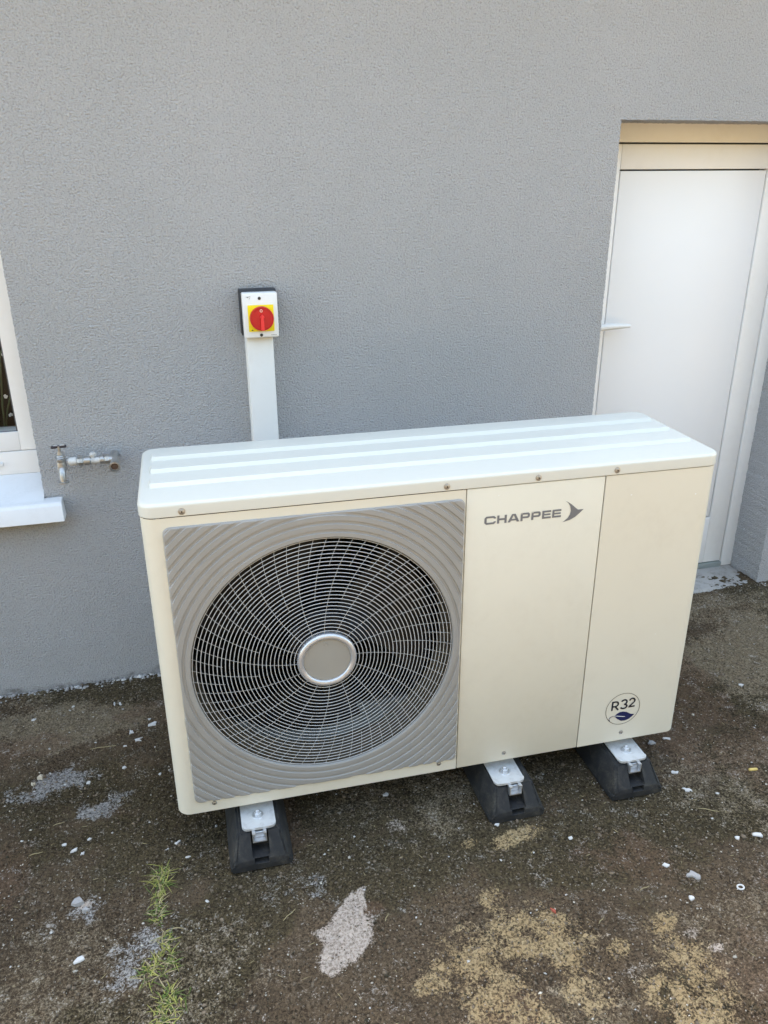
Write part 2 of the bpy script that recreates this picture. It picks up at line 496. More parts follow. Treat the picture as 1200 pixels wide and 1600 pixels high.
def build_ground():
    xs = axis_pts(-0.42, 2.72, 0.0046, 80)
    ys = axis_pts(-1.72, 0.06, 0.0046, 80)
    X, Y = np.meshgrid(xs, ys)
    nx, ny = len(xs), len(ys)
    near = sstep(-0.6, -0.42, X) * (1 - sstep(2.72, 2.9, X)) * sstep(-1.9, -1.72, Y) * (1 - sstep(0.06, 0.2, Y))
    rough = (fbm(X, Y, 40, 3, 20) - 0.5) * 0.007 + (fbm(X, Y, 120, 2, 30) - 0.5) * 0.007
    Z = ground_z(X, Y) + near * rough
    Z -= 0.03 * sstep(0.06, 0.3, Y)            # drops away below the floor of the house

    def blob(cx, cy, rx, ry, ang=0.0, wob=0.5, soft=0.35, off=0, sc=9):
        c, s = math.cos(ang), math.sin(ang)
        dx, dy = X - cx, Y - cy
        a = (dx * c + dy * s) / rx
        b = (-dx * s + dy * c) / ry
        d = np.sqrt(a * a + b * b) + wob * 2 * (fbm(X, Y, sc, 4, 50 + off) - 0.5)
        return 1 - sstep(1 - soft, 1 + soft, d)
    z = np.zeros_like(X)
    pale = z.copy()
    # scraped pinkish white patch in front of the unit: tapering up to the right
    for i, (cx, cy, r) in enumerate([(0.745, -0.835, 0.035), (0.76, -0.915, 0.03), (1.268, -1.291, 0.016), (1.30, -1.33, 0.014), (0.012, -0.885, 0.02)]):
        pale = np.maximum(pale, (0.38 if i < 2 else 0.5) * blob(cx, cy, r, r * 0.8, 0.3, 1.1, 0.8, 20 + i, 30))
    poly = [(.490, -1.086), (.535, -1.074), (.565, -1.042), (.592, -1.004), (.618, -0.998), (.616, -1.05), (.617, -1.10), (.612, -1.142),
            (.580, -1.162), (.540, -1.178), (.508, -1.192), (.496, -1.172), (.506, -1.135), (.510, -1.108)]
    sub = (X > 0.42) & (X < 0.72) & (Y > -1.28) & (Y < -0.92)
    px, py = X[sub], Y[sub]
    px = px + 0.022 * (fbm(px, py, 30, 4, 400) - 0.5)
    py = py + 0.022 * (fbm(px, py, 30, 4, 410) - 0.5)
    dmin = np.full(px.shape, 9.0)
    ins = np.zeros(px.shape, bool)
    for (ax, ay), (bx, by) in zip(poly, poly[1:] + poly[:1]):
        ex, ey = bx - ax, by - ay
        tt = np.clip(((px - ax) * ex + (py - ay) * ey) / (ex * ex + ey * ey), 0, 1)
        dmin = np.minimum(dmin, np.hypot(px - ax - tt * ex, py - ay - tt * ey))
        cr = ((ay > py) != (by > py)) & (px < (bx - ax) * (py - ay) / (by - ay + 1e-12) + ax)
        ins ^= cr
    sd_ = np.where(ins, -dmin, dmin)
    pale[sub] = np.maximum(pale[sub], (1 - sstep(-0.012, 0.018, sd_)) * (0.62 + 0.5 * fbm(px, py, 60, 3, 420)))
    ochre = z.copy()
    for i, (cx, cy, rx, ry, a) in enumerate([(0.80, -1.22, 0.10, 0.055, 0.2), (0.92, -1.20, 0.13, 0.06, -0.1), (0.90, -1.10, 0.035, 0.045, 0.6),
                                              (0.84, -1.33, 0.13, 0.10, 0.1), (1.00, -1.26, 0.06, 0.10, 0.5), (0.99, -1.36, 0.06, 0.05, 0),
                                              (1.135, -1.385, 0.045, 0.045, 0), (1.235, -1.36, 0.07, 0.065, 0.4), (1.10, -1.28, 0.03, 0.02, 0.4),
                                              (1.19, -1.45, 0.08, 0.05, 0), (0.70, -1.25, 0.035, 0.03, 0), (1.22, -1.25, 0.035, 0.018, 0.2)]):
        ochre = np.maximum(ochre, 0.80 * blob(cx, cy, rx, ry, a, 1.0, 0.75, 40 + i, 13))
    ochre *= 0.22 + 1.10 * fbm(X, Y, 30, 4, 90, 0.6)
    for i, (cx, cy, r) in enumerate([(1.06, -0.93, 0.03), (0.985, -0.945, 0.035), (0.90, -0.93, 0.02)]):
        ochre = np.maximum(ochre, 0.6 * blob(cx, cy, r * 1.4, r * 0.7, 0.2, 0.8, 0.5, 60 + i, 24))
    moss_shade = sstep(0.46, 0.66, fbm(X, Y, 3.2, 4, 70))
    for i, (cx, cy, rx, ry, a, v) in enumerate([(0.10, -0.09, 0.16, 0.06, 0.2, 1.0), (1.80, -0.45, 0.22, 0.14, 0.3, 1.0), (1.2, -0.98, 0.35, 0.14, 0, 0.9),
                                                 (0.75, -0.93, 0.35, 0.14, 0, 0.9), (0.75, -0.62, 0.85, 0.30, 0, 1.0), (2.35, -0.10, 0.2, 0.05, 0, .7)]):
        moss_shade = np.maximum(moss_shade, v * blob(cx, cy, rx, ry, a, 0.6, 0.5, 80 + i, 6))  # mossy ground; the patch under the unit also puts shade into the colour
    beige = 0.50 * sstep(0.50, 0.72, fbm(X, Y, 2.3, 4, 95))
    for i, (cx, cy, rx, ry, a, v) in enumerate([(-0.03, -0.225, 0.20, 0.085, 0.15, 0.95), (-0.2, -0.16, 0.16, 0.06, 0.2, 0.8), (2.08, -0.40, 0.26, 0.15, 0.5, 1.0),
                                                 (2.2, -0.12, 0.35, 0.10, 0, 0.55), (1.75, -0.9, 0.3, 0.2, 0, 0.45), (0.03, -1.12, 0.35, 0.2, 0, 0.42), (1.5, -1.35, 0.3, 0.2, 0, .4)]):
        beige = np.maximum(beige, v * blob(cx, cy, rx, ry, a, 0.6, 0.5, 110 + i, 7))
    grey = z.copy()
    for i, (cx, cy, rx, ry, a, v) in enumerate([(-0.09, -0.448, 0.075, 0.035, 0.5, 0.95), (-0.14, -0.50, 0.06, 0.03, 0.4, 0.7), (0.032, -0.572, 0.042, 0.028, 0.1, 1.0),
                                                 (0.145, -1.01, 0.05, 0.04, 0.8, 0.62), (0.10, -1.09, 0.045, 0.03, 0.4, 0.6), (0.02, -0.90, 0.06, 0.03, 0.9, 0.5),
                                                 (0.09, -0.545, 0.025, 0.015, 0.2, 0.7), (0.50, -0.95, 0.06, 0.05, 0, .42)]):
        grey = np.maximum(grey, v * blob(cx, cy, rx, ry, a * 0.4, 1.2, 0.8, 130 + i, 24) * (0.55 + 0.7 * fbm(X, Y, 45, 3, 140)))
    red = 0.7 * sstep(0.52, 0.75, fbm(X, Y, 4.0, 4, 150))
    for i, (cx, cy, rx, ry, v) in enumerate([(0.83, -1.36, 0.09, 0.06, 0.9), (-0.2, -0.28, 0.12, 0.05, 0.8), (0.1, -0.20, 0.05, 0.025, .9), (1.25, -1.42, 0.2, 0.08, 0.6), (0.62, -1.05, .04, .02, .8)]):
        red = np.maximum(red, v * blob(cx, cy, rx, ry, 0.1, 0.6, 0.5, 160 + i, 12))
    Z += near * (pale * 0.0025 + ochre * 0.0015)
    far = np.maximum(1 - sstep(-4.2, -2.3, Y), np.maximum(sstep(4.2, 6.0, X), 1 - sstep(-4, -2.2, X)))

    n = nx * ny
    co = np.stack([X, Y, Z], -1).reshape(-1, 3).astype(np.float32)
    i = np.arange((ny - 1) * (nx - 1))
    r, c = i // (nx - 1), i % (nx - 1)
    a = r * nx + c
    quads = np.stack([a, a + 1, a + nx + 1, a + nx], -1).astype(np.int32)
    me = bpy.data.meshes.new('ground')
    me.vertices.add(n)
    me.vertices.foreach_set('co', co.ravel())
    me.loops.add(len(quads) * 4)
    me.loops.foreach_set('vertex_index', quads.ravel())
    me.polygons.add(len(quads))
    me.polygons.foreach_set('loop_start', np.arange(0, len(quads) * 4, 4, dtype=np.int32))
    me.polygons.foreach_set('loop_total', np.full(len(quads), 4, dtype=np.int32))
    me.polygons.foreach_set('use_smooth', np.ones(len(quads), dtype=bool))
    me.update(calc_edges=True)
    for nm, ch in (('stain', (pale, ochre, moss_shade)), ('wear', (beige, grey, red))):
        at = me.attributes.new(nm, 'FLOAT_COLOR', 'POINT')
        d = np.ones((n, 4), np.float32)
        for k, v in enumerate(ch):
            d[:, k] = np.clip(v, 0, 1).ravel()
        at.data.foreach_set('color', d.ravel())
    at = me.attributes.new('far', 'FLOAT', 'POINT')
    at.data.foreach_set('value', far.ravel().astype(np.float32))
    me.materials.append(M['ground'])
    o = bpy.data.objects.new('ground', me)
    COL.objects.link(o)
    return structure(o)


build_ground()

# ------------------------------------------------------------------ house: wall, door, window, roof
DX0, DX1, DTOP = 1.634, 2.406, 1.630          # door opening
WX0, WX1, WZ0, WZ1 = -1.15, -0.0755, 0.60, 1.75   # window opening
house = thing('house', 'grey rendered house wall with white door and window behind the heat pump', 'house', (0.9, 0, 0))
HX = 0.9
def hlink(name, bm, mat, parent=None, **k):
    o = link(name, bm, mat, parent or house, **k)
    if parent is None:
        o.location = (-HX, 0, 0)               # meshes are written in world coordinates
    return o


def wall_mesh():
    bm = bmesh.new()
    rg = random.Random(3)
    def jag(p, q, n, amp, nx, nz):
        out = []
        for i in range(n):
            t = i / n
            j = (rg.random() - 0.5) * 2 * amp if i else 0
            out.append((p[0] + (q[0] - p[0]) * t + nx * j, p[1] + (q[1] - p[1]) * t + nz * j))
        return out
    L, Rr, T, B = -3.6, 5.4, 2.52, -0.25
    outer = [(L, B)] + [(DX0, B)]
    left = jag((DX0, B), (DX0, DTOP), 420, 0.0011, 1, 0)
    top = jag((DX0, DTOP), (DX1, DTOP), 150, 0.0011, 0, 1)
    right = jag((DX1, DTOP), (DX1, B), 380, 0.0013, 1, 0)
    notch = left + top + right
    loop = [(L, B)] + notch + [(DX1, B), (Rr, B), (Rr, T), (L, T)]
    win = jag((WX0, WZ0), (WX1, WZ0), 4, 0, 0, 1) + jag((WX1, WZ0), (WX1, WZ1), 260, 0.001, 1, 0) + jag((WX1, WZ1), (WX0, WZ1), 4, 0, 0, 1) + jag((WX0, WZ1), (WX0, WZ0), 4, 0, 1, 0)
    ed = []
    loops = []
    for lp in (loop, win):
        vs = [bm.verts.new((x, 0, z)) for x, z in lp]
        loops.append(vs)
        for i in range(len(vs)):
            ed.append(bm.edges.new((vs[i], vs[(i + 1) % len(vs)])))
    bmesh.ops.triangle_fill(bm, use_beauty=True, use_dissolve=False, edges=ed)
    # reveals
    def reveal(vs, depth, close):
        bk = [bm.verts.new((v.co.x, depth, v.co.z)) for v in vs]
        n = len(vs)
        for i in range(n if close else n - 1):
            bm.faces.new((vs[i], vs[(i + 1) % n], bk[(i + 1) % n], bk[i]))
    reveal(loops[0][1:1 + len(notch) + 1], 0.30, False)
    reveal(loops[1], 0.30, True)
    return bm


wall = hlink('wall', wall_mesh(), 'wall', smooth=40, recalc=False)
# other outside walls and the roof, so the house is a solid thing
bm = bmesh.new()
box(bm, -3.6, -3.3, 0.302, 7.0, -0.25, 2.52)
box(bm, 5.1, 5.4, 0.302, 7.0, -0.25, 2.52)
box(bm, -3.298, 5.098, 6.7, 7.0, -0.25, 2.52)
hlink('wall', bm, 'wall', smooth=0)
bm = BOX(-4.0, 5.8, -0.20, -0.002, 2.36, 2.385)
hlink('soffit', bm, 'soffit', smooth=0)
bm = bmesh.new()
prism(bm, [(-0.26, 2.40), (-0.26, 2.50), (3.4, 4.35), (7.5, 2.50), (7.5, 2.40)], 'x', -4.0, 5.8)
rf = hlink('roof', bm, 'roofing', smooth=0)
bm = bmesh.new()
pts = [(-0.265 + 0.055 * math.cos(a) - 0.05, 2.44 + 0.055 * math.sin(a)) for a in [PI + PI * k / 12 for k in range(13)]]
pts += [(x * 0.94 + (-0.315) * 0.06, z + 0.004) for x, z in reversed(pts)]
prism(bm, pts, 'x', -4.0, 5.8)
link('gutter', bm, 'upvc', rf)

# dark room behind the window
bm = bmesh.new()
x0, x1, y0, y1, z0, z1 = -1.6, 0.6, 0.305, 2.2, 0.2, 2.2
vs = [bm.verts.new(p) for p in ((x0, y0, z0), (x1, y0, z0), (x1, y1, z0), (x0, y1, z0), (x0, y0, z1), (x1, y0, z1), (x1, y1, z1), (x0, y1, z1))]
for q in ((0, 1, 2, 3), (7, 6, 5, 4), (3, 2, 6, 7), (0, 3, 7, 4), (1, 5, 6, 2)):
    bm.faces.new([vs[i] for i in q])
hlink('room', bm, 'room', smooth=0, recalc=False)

# --- door
FY = 0.160
bm = bmesh.new()
box(bm, 1.596, 1.655, FY, FY + 0.07, 0.031, 1.66, 0.002)
box(bm, 2.3605, 2.42, FY, FY + 0.07, 0.031, 1.66, 0.002)
box(bm, 1.6552, 2.3603, FY, FY + 0.07, 1.5765, 1.66, 0.002)
door = hlink('door', bm, 'upvc')
door['label'] = 'white plastic door set back in the wall'
bm = bmesh.new()
LX0, LX1, LT, LB, PX0, PX1, PT, PB = 1.660, 2.3555, 1.5715, 0.053, 1.738, 2.2795, 1.4985, 0.25
ly = FY + 0.004
box(bm, LX0, PX0, ly, ly + 0.06, LB, LT, 0.003)
box(bm, PX1, LX1, ly, ly + 0.06, LB, LT, 0.003)
box(bm, PX0 + 0.0002, PX1 - 0.0002, ly, ly + 0.06, PT, LT, 0.003)
box(bm, PX0 + 0.0002, PX1 - 0.0002, ly, ly + 0.06, LB, PB, 0.003)
leaf = link('door_leaf', bm, 'upvc', door)
bm = BOX(PX0 + 0.005, PX1 - 0.0045, ly + 0.003, ly + 0.05, PB + 0.004, PT - 0.0045, 0.0025)
link('door_panel', bm, 'upvc_panel', door)
bm = bmesh.new()
box(bm, 1.645, 2.37, ly + 0.045, ly + 0.065, 0.06, 1.58)
link('gasket', bm, 'gasket', door)
bm = BOX(1.656, 2.3595, FY - 0.004, FY + 0.07, 0.030, 0.0495, 0.002)
link('threshold', bm, 'alu', door)
# lever handle
bm = bmesh.new()
box(bm, 1.682, 1.710, ly - 0.011, ly - 0.0005, 0.90, 1.12, 0.004)
lathe(bm, [(0.010, 0), (0.010, 0.045)], (1.697, ly - 0.008, 1.016), (0, -1, 0), 16)
pth, rr = [], []
for i in range(13):
    t = i / 12
    pth.append((1.690 + 0.118 * t, ly - 0.050 + 0.006 * t * t, 1.0165 + 0.002 * math.sin(t * PI)))
    rr.append(0.0115 * (1 - 0.5 * t ** 2.2))
tube(bm, pth, rr, 12)
link('handle', bm, 'white_plastic', door)

bm = bmesh.new()
box(bm, 1.56, 2.4045, -0.006, 0.30, -0.1, 0.030, 0.003, 1)
bmesh.ops.subdivide_edges(bm, edges=[e for e in bm.edges if e.calc_length() > 0.2], cuts=24, use_grid_fill=True)
for v in bm.verts:
    v.co.z += 0.003 * (random.random() - 0.5) if v.co.z > 0.02 else 0
    if v.co.y < 0:
        v.co.y += 0.005 * (random.random() - 0.5)
structure(link('doorstep', bm, 'concrete', smooth=60))

# --- window (only its lower right corner is in view)
WY = 0.10
bm = bmesh.new()
fx1 = WX1 + 0.025
gx, gzb = -0.1305, 0.806
fzb = 0.752
box(bm, gx - 0.004, fx1, WY + 0.004, WY + 0.07, fzb + 0.002, WZ1 + 0.03, 0.002)
box(bm, WX0 - 0.02, gx - 0.0042, WY + 0.004, WY + 0.07, fzb + 0.002, gzb + 0.004, 0.002)
box(bm, WX0 - 0.02, WX0 + 0.055, WY + 0.004, WY + 0.07, gzb + 0.0042, WZ1 + 0.03, 0.002)
box(bm, WX0 + 0.0552, gx - 0.0042, WY + 0.004, WY + 0.07, WZ1 - 0.05, WZ1 + 0.03, 0.002)
window = hlink('window', bm, 'upvc')
window['label'] = 'white framed window with dark glass at the left edge'
bm = BOX(WX0 - 0.02, fx1, WY, WY + 0.09, 0.684, fzb, 0.002)
up = link('bottom_rail', bm, 'upvc', window)
bm = BOX(-0.236, -0.187, WY - 0.009, WY - 0.0004, 0.7125, 0.7235, 0.003)
link('drain_cap', bm, 'white_plastic', up)
bm = bmesh.new()
box(bm, WX0 + 0.05, gx - 0.0045, WY + 0.012, WY + 0.02, gzb + 0.0005, gzb + 0.0042)
box(bm, gx - 0.0083, gx - 0.0045, WY + 0.012, WY + 0.02, gzb + 0.0045, WZ1 - 0.051)
link('gasket', bm, 'gasket', window)
bm = BOX(WX0 + 0.05, gx - 0.0003, WY + 0.022, WY + 0.026, gzb - 0.001, WZ1 - 0.045)
link('pane', bm, 'glass', window)
# sloping sill with a drop nose running past the reveal
bm = bmesh.new()
prism(bm, [(WY + 0.02, 0.690), (-0.036, 0.6335), (-0.036, 0.628), (WY + 0.02, 0.684)], 'x', WX0 - 0.01, WX1 - 0.0008)
sill = link('sill', bm, 'sill', window)
bm = bmesh.new()
xa, xb = -1.20, -0.0245
A = [(xa, -0.036, .585), (xa, -0.006, .585), (xa, -0.006, .612), (xa, -0.036, .612)]
Bq = [(xb + .002, -0.038, .5845), (xb + .002, -0.004, .5845), (xb - .002, -0.004, .630), (xb - .002, -0.040, .630)]
m1 = WX1 - 0.0005
va = [bm.verts.new((x, y, z)) for x, y, z in [(xa, -0.058, 0.583), (xa, -0.004, 0.583), (xa, -0.004, 0.634), (xa, -0.040, 0.634), (xa, -0.050, 0.622)]]
vb = [bm.verts.new((x, y, z)) for x, y, z in [(xb, -0.058, 0.5835), (xb, -0.004, 0.5835), (xb - 0.003, -0.004, 0.640), (xb - 0.003, -0.040, 0.638), (xb - 0.001, -0.050, 0.630)]]
bm.faces.new(va[::-1])
bm.faces.new(vb)
for i in range(5):
    bm.faces.new((va[i], va[(i + 1) % 5], vb[(i + 1) % 5], vb[i]))
bmesh.ops.bevel(bm, geom=list(bm.edges), offset=0.0012, segments=1, affect='EDGES')
link('sill_nose', bm, 'sill', sill)

# flowering plant on the inner sill
pl = thing('houseplant', 'white flowering houseplant behind the dark window glass at the left edge', 'plant', (-0.20, 0.24, 0.70))
bm = bmesh.new()
tube(bm, [(0, 0, 0), (0.01, 0.0, 0.15), (0.03, -0.005, 0.30), (0.055, -0.01, 0.36)], 0.003, 6)
tube(bm, [(0, 0, 0.05), (0.02, 0.01, 0.14), (0.04, 0.0, 0.19)], 0.0025, 6)
link('stem', bm, 'leafgreen', pl)
for (x, z, s) in ((0.052, 0.245, 0.010), (0.050, 0.185, 0.007), (0.050, 0.160, 0.009), (0.026, 0.185, 0.006), (0.030, 0.128, 0.006), (0.046, 0.31, 0.010)):
    bm = bmesh.new()
    for k in range(5):
        a = 2 * PI * k / 5 + random.random()
        c = Vector((x + s * 0.55 * math.cos(a), -0.012 + 0.004 * random.random(), z + s * 0.55 * math.sin(a)))
        bmesh.ops.create_uvsphere(bm, u_segments=6, v_segments=5, radius=s * 0.55, matrix=Matrix.Translation(c) @ Matrix.Diagonal((1, 0.35, 1, 1)))
    link('blossom', bm, 'petal', pl)
for k in range(5):
    bm = bmesh.new()
    a = 2 * PI * k / 5
    pts3 = [(0.02 * t * math.cos(a) * 5, 0.02 * t * math.sin(a) * 3, 0.03 + 0.10 * t - 0.06 * t * t) for t in (0, .25, .5, .75, 1)]
    for i, p in enumerate(pts3):
        wd = 0.016 * math.sin(PI * (0.1 + 0.85 * i / 4))
        bm.verts.new((p[0] - math.sin(a) * wd, p[1] + math.cos(a) * wd, p[2] + 0.004))
        bm.verts.new((p[0], p[1], p[2]))
        bm.verts.new((p[0] + math.sin(a) * wd, p[1] - math.cos(a) * wd, p[2] + 0.004))
    bm.verts.ensure_lookup_table()
    for i in range(4):
        for j in range(2):
            bm.faces.new([bm.verts[q] for q in (i * 3 + j, i * 3 + j + 1, i * 3 + j + 4, i * 3 + j + 3)])
    link('leaf', bm, 'leafgreen', pl)
link('pot', LATHE([(0.035, 0), (0.045, 0.08), (0.048, 0.08), (0.048, 0.095), (0.04, 0.095), (0.04, 0.085)], (0, 0, -0.015), (0, 0, 1)), 'rust', pl)
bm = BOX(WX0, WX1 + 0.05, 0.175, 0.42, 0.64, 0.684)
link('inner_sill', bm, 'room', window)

# ------------------------------------------------------------------ heat pump (local axes: x along the front, y into the depth)
QX, QY, QR = 0.2298, -0.7915, -0.0094
W, D, ZB, ZT, LID = 1.295, 0.364, 0.116, 0.8675, 0.0297
S1, S2 = 0.678, 1.0068
RC = 0.030                                     # corner radius
hp = thing('heat_pump', 'cream outdoor heat pump unit with round fan grille and logo in front of grey wall', 'heat pump', (QX, QY, 0), QR)


def footprint(off=0.0, rc=RC, n=8):
    """rounded rectangle, counter-clockwise from the front left"""
    x0, x1, y0, y1 = -off, W + off, -off, D + off
    r = rc + off
    out = []
    for cx, cy, a0 in ((x0 + r, y0 + r, PI), (x1 - r, y0 + r, 1.5 * PI), (x1 - r, y1 - r, 0), (x0 + r, y1 - r, 0.5 * PI)):
        for k in range(n + 1):
            a = a0 + 0.5 * PI * k / n
            out.append((cx + r * math.cos(a), cy + r * math.sin(a)))
    return out


FC, FR = (0.3608, 0.4935), 0.2956              # fan centre (x, z) and opening radius
G0, G1, GZ0, GZ1 = 0.0406, 0.6755, 0.1472, 0.8464


def rect_dist(th, x0, x1, z0, z1, rr):
    """distance from the fan centre to a rounded rectangle along direction th"""
    c, s = math.cos(th), math.sin(th)
    lo, hi = 0.0, 1.0
    cx, cz = (x0 + x1) / 2, (z0 + z1) / 2
    hx, hz = (x1 - x0) / 2 - rr, (z1 - z0) / 2 - rr
    for _ in range(30):
        m = (lo + hi) / 2
        px, pz = abs(FC[0] + c * m - cx), abs(FC[1] + s * m - cz)
        qx, qz = px - hx, pz - hz
        d = math.hypot(max(qx, 0), max(qz, 0)) + min(max(qx, qz), 0) - rr
        if d > 0:
            hi = m
        else:
            lo = m
    return lo


# --- fan panel: front sheet with the round hole, left corner and left side in one pressing
bm = bmesh.new()
N = 288
inner, outer = [], []
X0, X1 = RC, S1 - 0.0011
angs = [2 * PI * k / N for k in range(N)]
for cx, cz in ((X0, ZB), (X1, ZB), (X1, ZT - .0012), (X0, ZT - .0012)):
    angs.append(math.atan2(cz - FC[1], cx - FC[0]) % (2 * PI))
angs.sort()
for a in angs:
    inner.append(bm.verts.new((FC[0] + 0.300 * math.cos(a), 0, FC[1] + 0.300 * math.sin(a))))
    d = rect_dist(a, X0, X1, ZB, ZT - .0012, 1e-6)
    outer.append(bm.verts.new((FC[0] + d * math.cos(a), 0, FC[1] + d * math.sin(a))))
for i in range(len(angs)):
    j = (i + 1) % len(angs)
    bm.faces.new((inner[i], inner[j], outer[j], outer[i]))
# return flange at the right and bottom edges, then the rounded corner and the side
def strip(bm, pts, z0, z1):
    a = [bm.verts.new((x, y, z0)) for x, y in pts]
    b = [bm.verts.new((x, y, z1)) for x, y in pts]
    for i in range(len(pts) - 1):
        bm.faces.new((a[i], a[i + 1], b[i + 1], b[i]))
    return a, b
arc = [(RC + RC * math.cos(a), RC + RC * math.sin(a)) for a in [1.5 * PI - 0.5 * PI * k / 10 for k in range(11)]]
strip(bm, arc + [(0, D - 0.002)], ZB, ZT - .0012)
bmesh.ops.remove_doubles(bm, verts=bm.verts, dist=1e-5)
bot = [e for e in bm.edges if e.is_boundary and all(abs(v.co.z - ZB) < 1e-5 for v in e.verts)]
ex = bmesh.ops.extrude_edge_only(bm, edges=bot)
for v in [g for g in ex['geom'] if isinstance(g, bmesh.types.BMVert)]:
    v.co.y += 0.02 if v.co.y < 0.01 else 0.0
    v.co.x += 0.015 if v.co.x < RC * 0.9 else 0.0
strip(bm, [(S1 - 0.00112, 0.0002), (S1 - 0.00112, 0.02)], ZB, ZT - .0012)
fanpanel = link('fan_panel', bm, 'casing', hp)

# --- flat centre and right panels
bm = BOX(S1 + 0.0011, S2 - 0.0013, 0.0, 0.018, ZB, ZT - 0.0012, 0.0016)
midpanel = link('front_panel', bm, 'casing', hp)
bm = bmesh.new()
arc = [(W - RC + RC * math.cos(a), RC + RC * math.sin(a)) for a in [1.5 * PI + 0.5 * PI * k / 10 for k in range(11)]]
outline = [(S2 + 0.0013, 0.018), (S2 + 0.0013, 0.0008), (S2 + 0.0021, 0.0)] + arc + [(W, D - 0.002), (W - 0.01, D - 0.002), (W - 0.01, 0.03), (W - 0.03, 0.018)]
prism(bm, outline, 'z', ZB, ZT - 0.0012)
rightpanel = link('service_panel', bm, 'casing', hp)
bm = bmesh.new()
box(bm, 0.012, W - 0.012, D - 0.004, D, ZB, ZT - 0.002)
link('back_panel', bm, 'casing', hp, smooth=0)
bm = bmesh.new()
box(bm, 0.016, W - 0.012, 0.022, D - 0.006, ZB + 0.006, ZB + 0.012)
link('base_tray', bm, 'casing', hp, smooth=0)
bm = BOX(S1 - 0.012, W - 0.014, 0.0195, D - 0.008, ZB + 0.013, ZT - 0.004)
link('compressor_compartment', bm, 'dark', hp, smooth=0)

# --- lid
bm = bmesh.new()
rings = []
prof = [(0.0008, ZT + 0.0006), (0.0018, ZT + 0.0016), (0.0018, ZT + LID - 0.008)]
for k in range(1, 7):
    a = 0.5 * PI * k / 6
    prof.append((0.0018 - 0.008 * (1 - math.cos(a)), ZT + LID - 0.008 + 0.008 * math.sin(a)))
for off, z in prof:
    rings.append([bm.verts.new((x, y, z)) for x, y in footprint(off, RC, 10)])
n = len(rings[0])
for a, b in zip(rings, rings[1:]):
    for k in range(n):
        bm.faces.new((a[k], a[(k + 1) % n], b[(k + 1) % n], b[k]))
bm.faces.new(rings[-1])
bm.faces.new(rings[0][::-1])
lid = link('lid', bm, 'lid', hp, smooth=40)
ztop = ZT + LID


def rib_mesh(d0, d1, u0, u1, h, sl, se):
    bm = bmesh.new()
    ys = [d0, d0 + sl * 0.12, d0 + sl * 0.9, d0 + sl, d1 - sl, d1 - sl * 0.9, d1 - sl * 0.12, d1]
    hs = [0, 0.09, 0.95, 1, 1, 0.95, 0.09, 0]
    xs = [u0, u0 + se * 0.3, u0 + se * 0.7, u0 + se, u1 - se, u1 - se * 0.7, u1 - se * 0.3, u1]
    es = [0, 0.15, 0.85, 1, 1, 0.85, 0.15, 0]
    g = [[bm.verts.new((x, y, ztop + 0.0003 + h * a * b)) for y, a in zip(ys, hs)] for x, b in zip(xs, es)]
    for i in range(7):
        for j in range(7):
            bm.faces.new((g[i][j], g[i + 1][j], g[i + 1][j + 1], g[i][j + 1]))
    lo = [bm.verts.new((x, y, ztop - 0.002)) for x, y in ((u0, d0), (u1, d0), (u1, d1), (u0, d1))]
    bd = [g[i][0] for i in range(8)]
    for ring_, (p, q) in (([g[i][0] for i in range(8)], (lo[0], lo[1])), ([g[7][j] for j in range(8)], (lo[1], lo[2])),
                          ([g[7 - i][7] for i in range(8)], (lo[2], lo[3])), ([g[0][7 - j] for j in range(8)], (lo[3], lo[0]))):
        bm.faces.new([p, q] + ring_[::-1])
    bm.faces.new(lo[::-1])
    return bm


for d0, d1 in ((0.092, 0.140), (0.182, 0.230), (0.266, 0.306)):
    link('rib', rib_mesh(d0, d1, 0.018, 1.279, 0.0070, 0.010, 0.006), 'lid', lid, smooth=18)


def screw(x, z, y=0.0, parent=hp, r=0.0058, top=False):
    o = link('screw', LATHE([(r * 1.25, 0), (r * 1.25, 0.0008), (r, 0.0010), (r * 0.95, 0.0022), (r * 0.55, 0.0034), (r * 0.32, 0.0035)], (0, 0, 0), (0, -1, 0), 14), 'screw', parent)
    o.location = (x, y, z)
    s = link('socket', LATHE([(r * 0.34, 0), (r * 0.34, 0.0039)], (0, 0, 0), (0, -1, 0), 6), 'screwdark', o)
    return o


for x, z in ((0.0827, 0.8785), (0.6325, 0.8785), (0.842, 0.8790), (1.0312, 0.8795)):
    screw(x, z, -0.0016, lid)
for (x, z), p in (((0.0836, 0.1385), fanpanel), ((0.632, 0.1400), fanpanel), ((0.804, 0.1384), midpanel), ((1.1306, 0.1404), rightpanel)):
    screw(x, z, 0.0002, p, 0.0046)

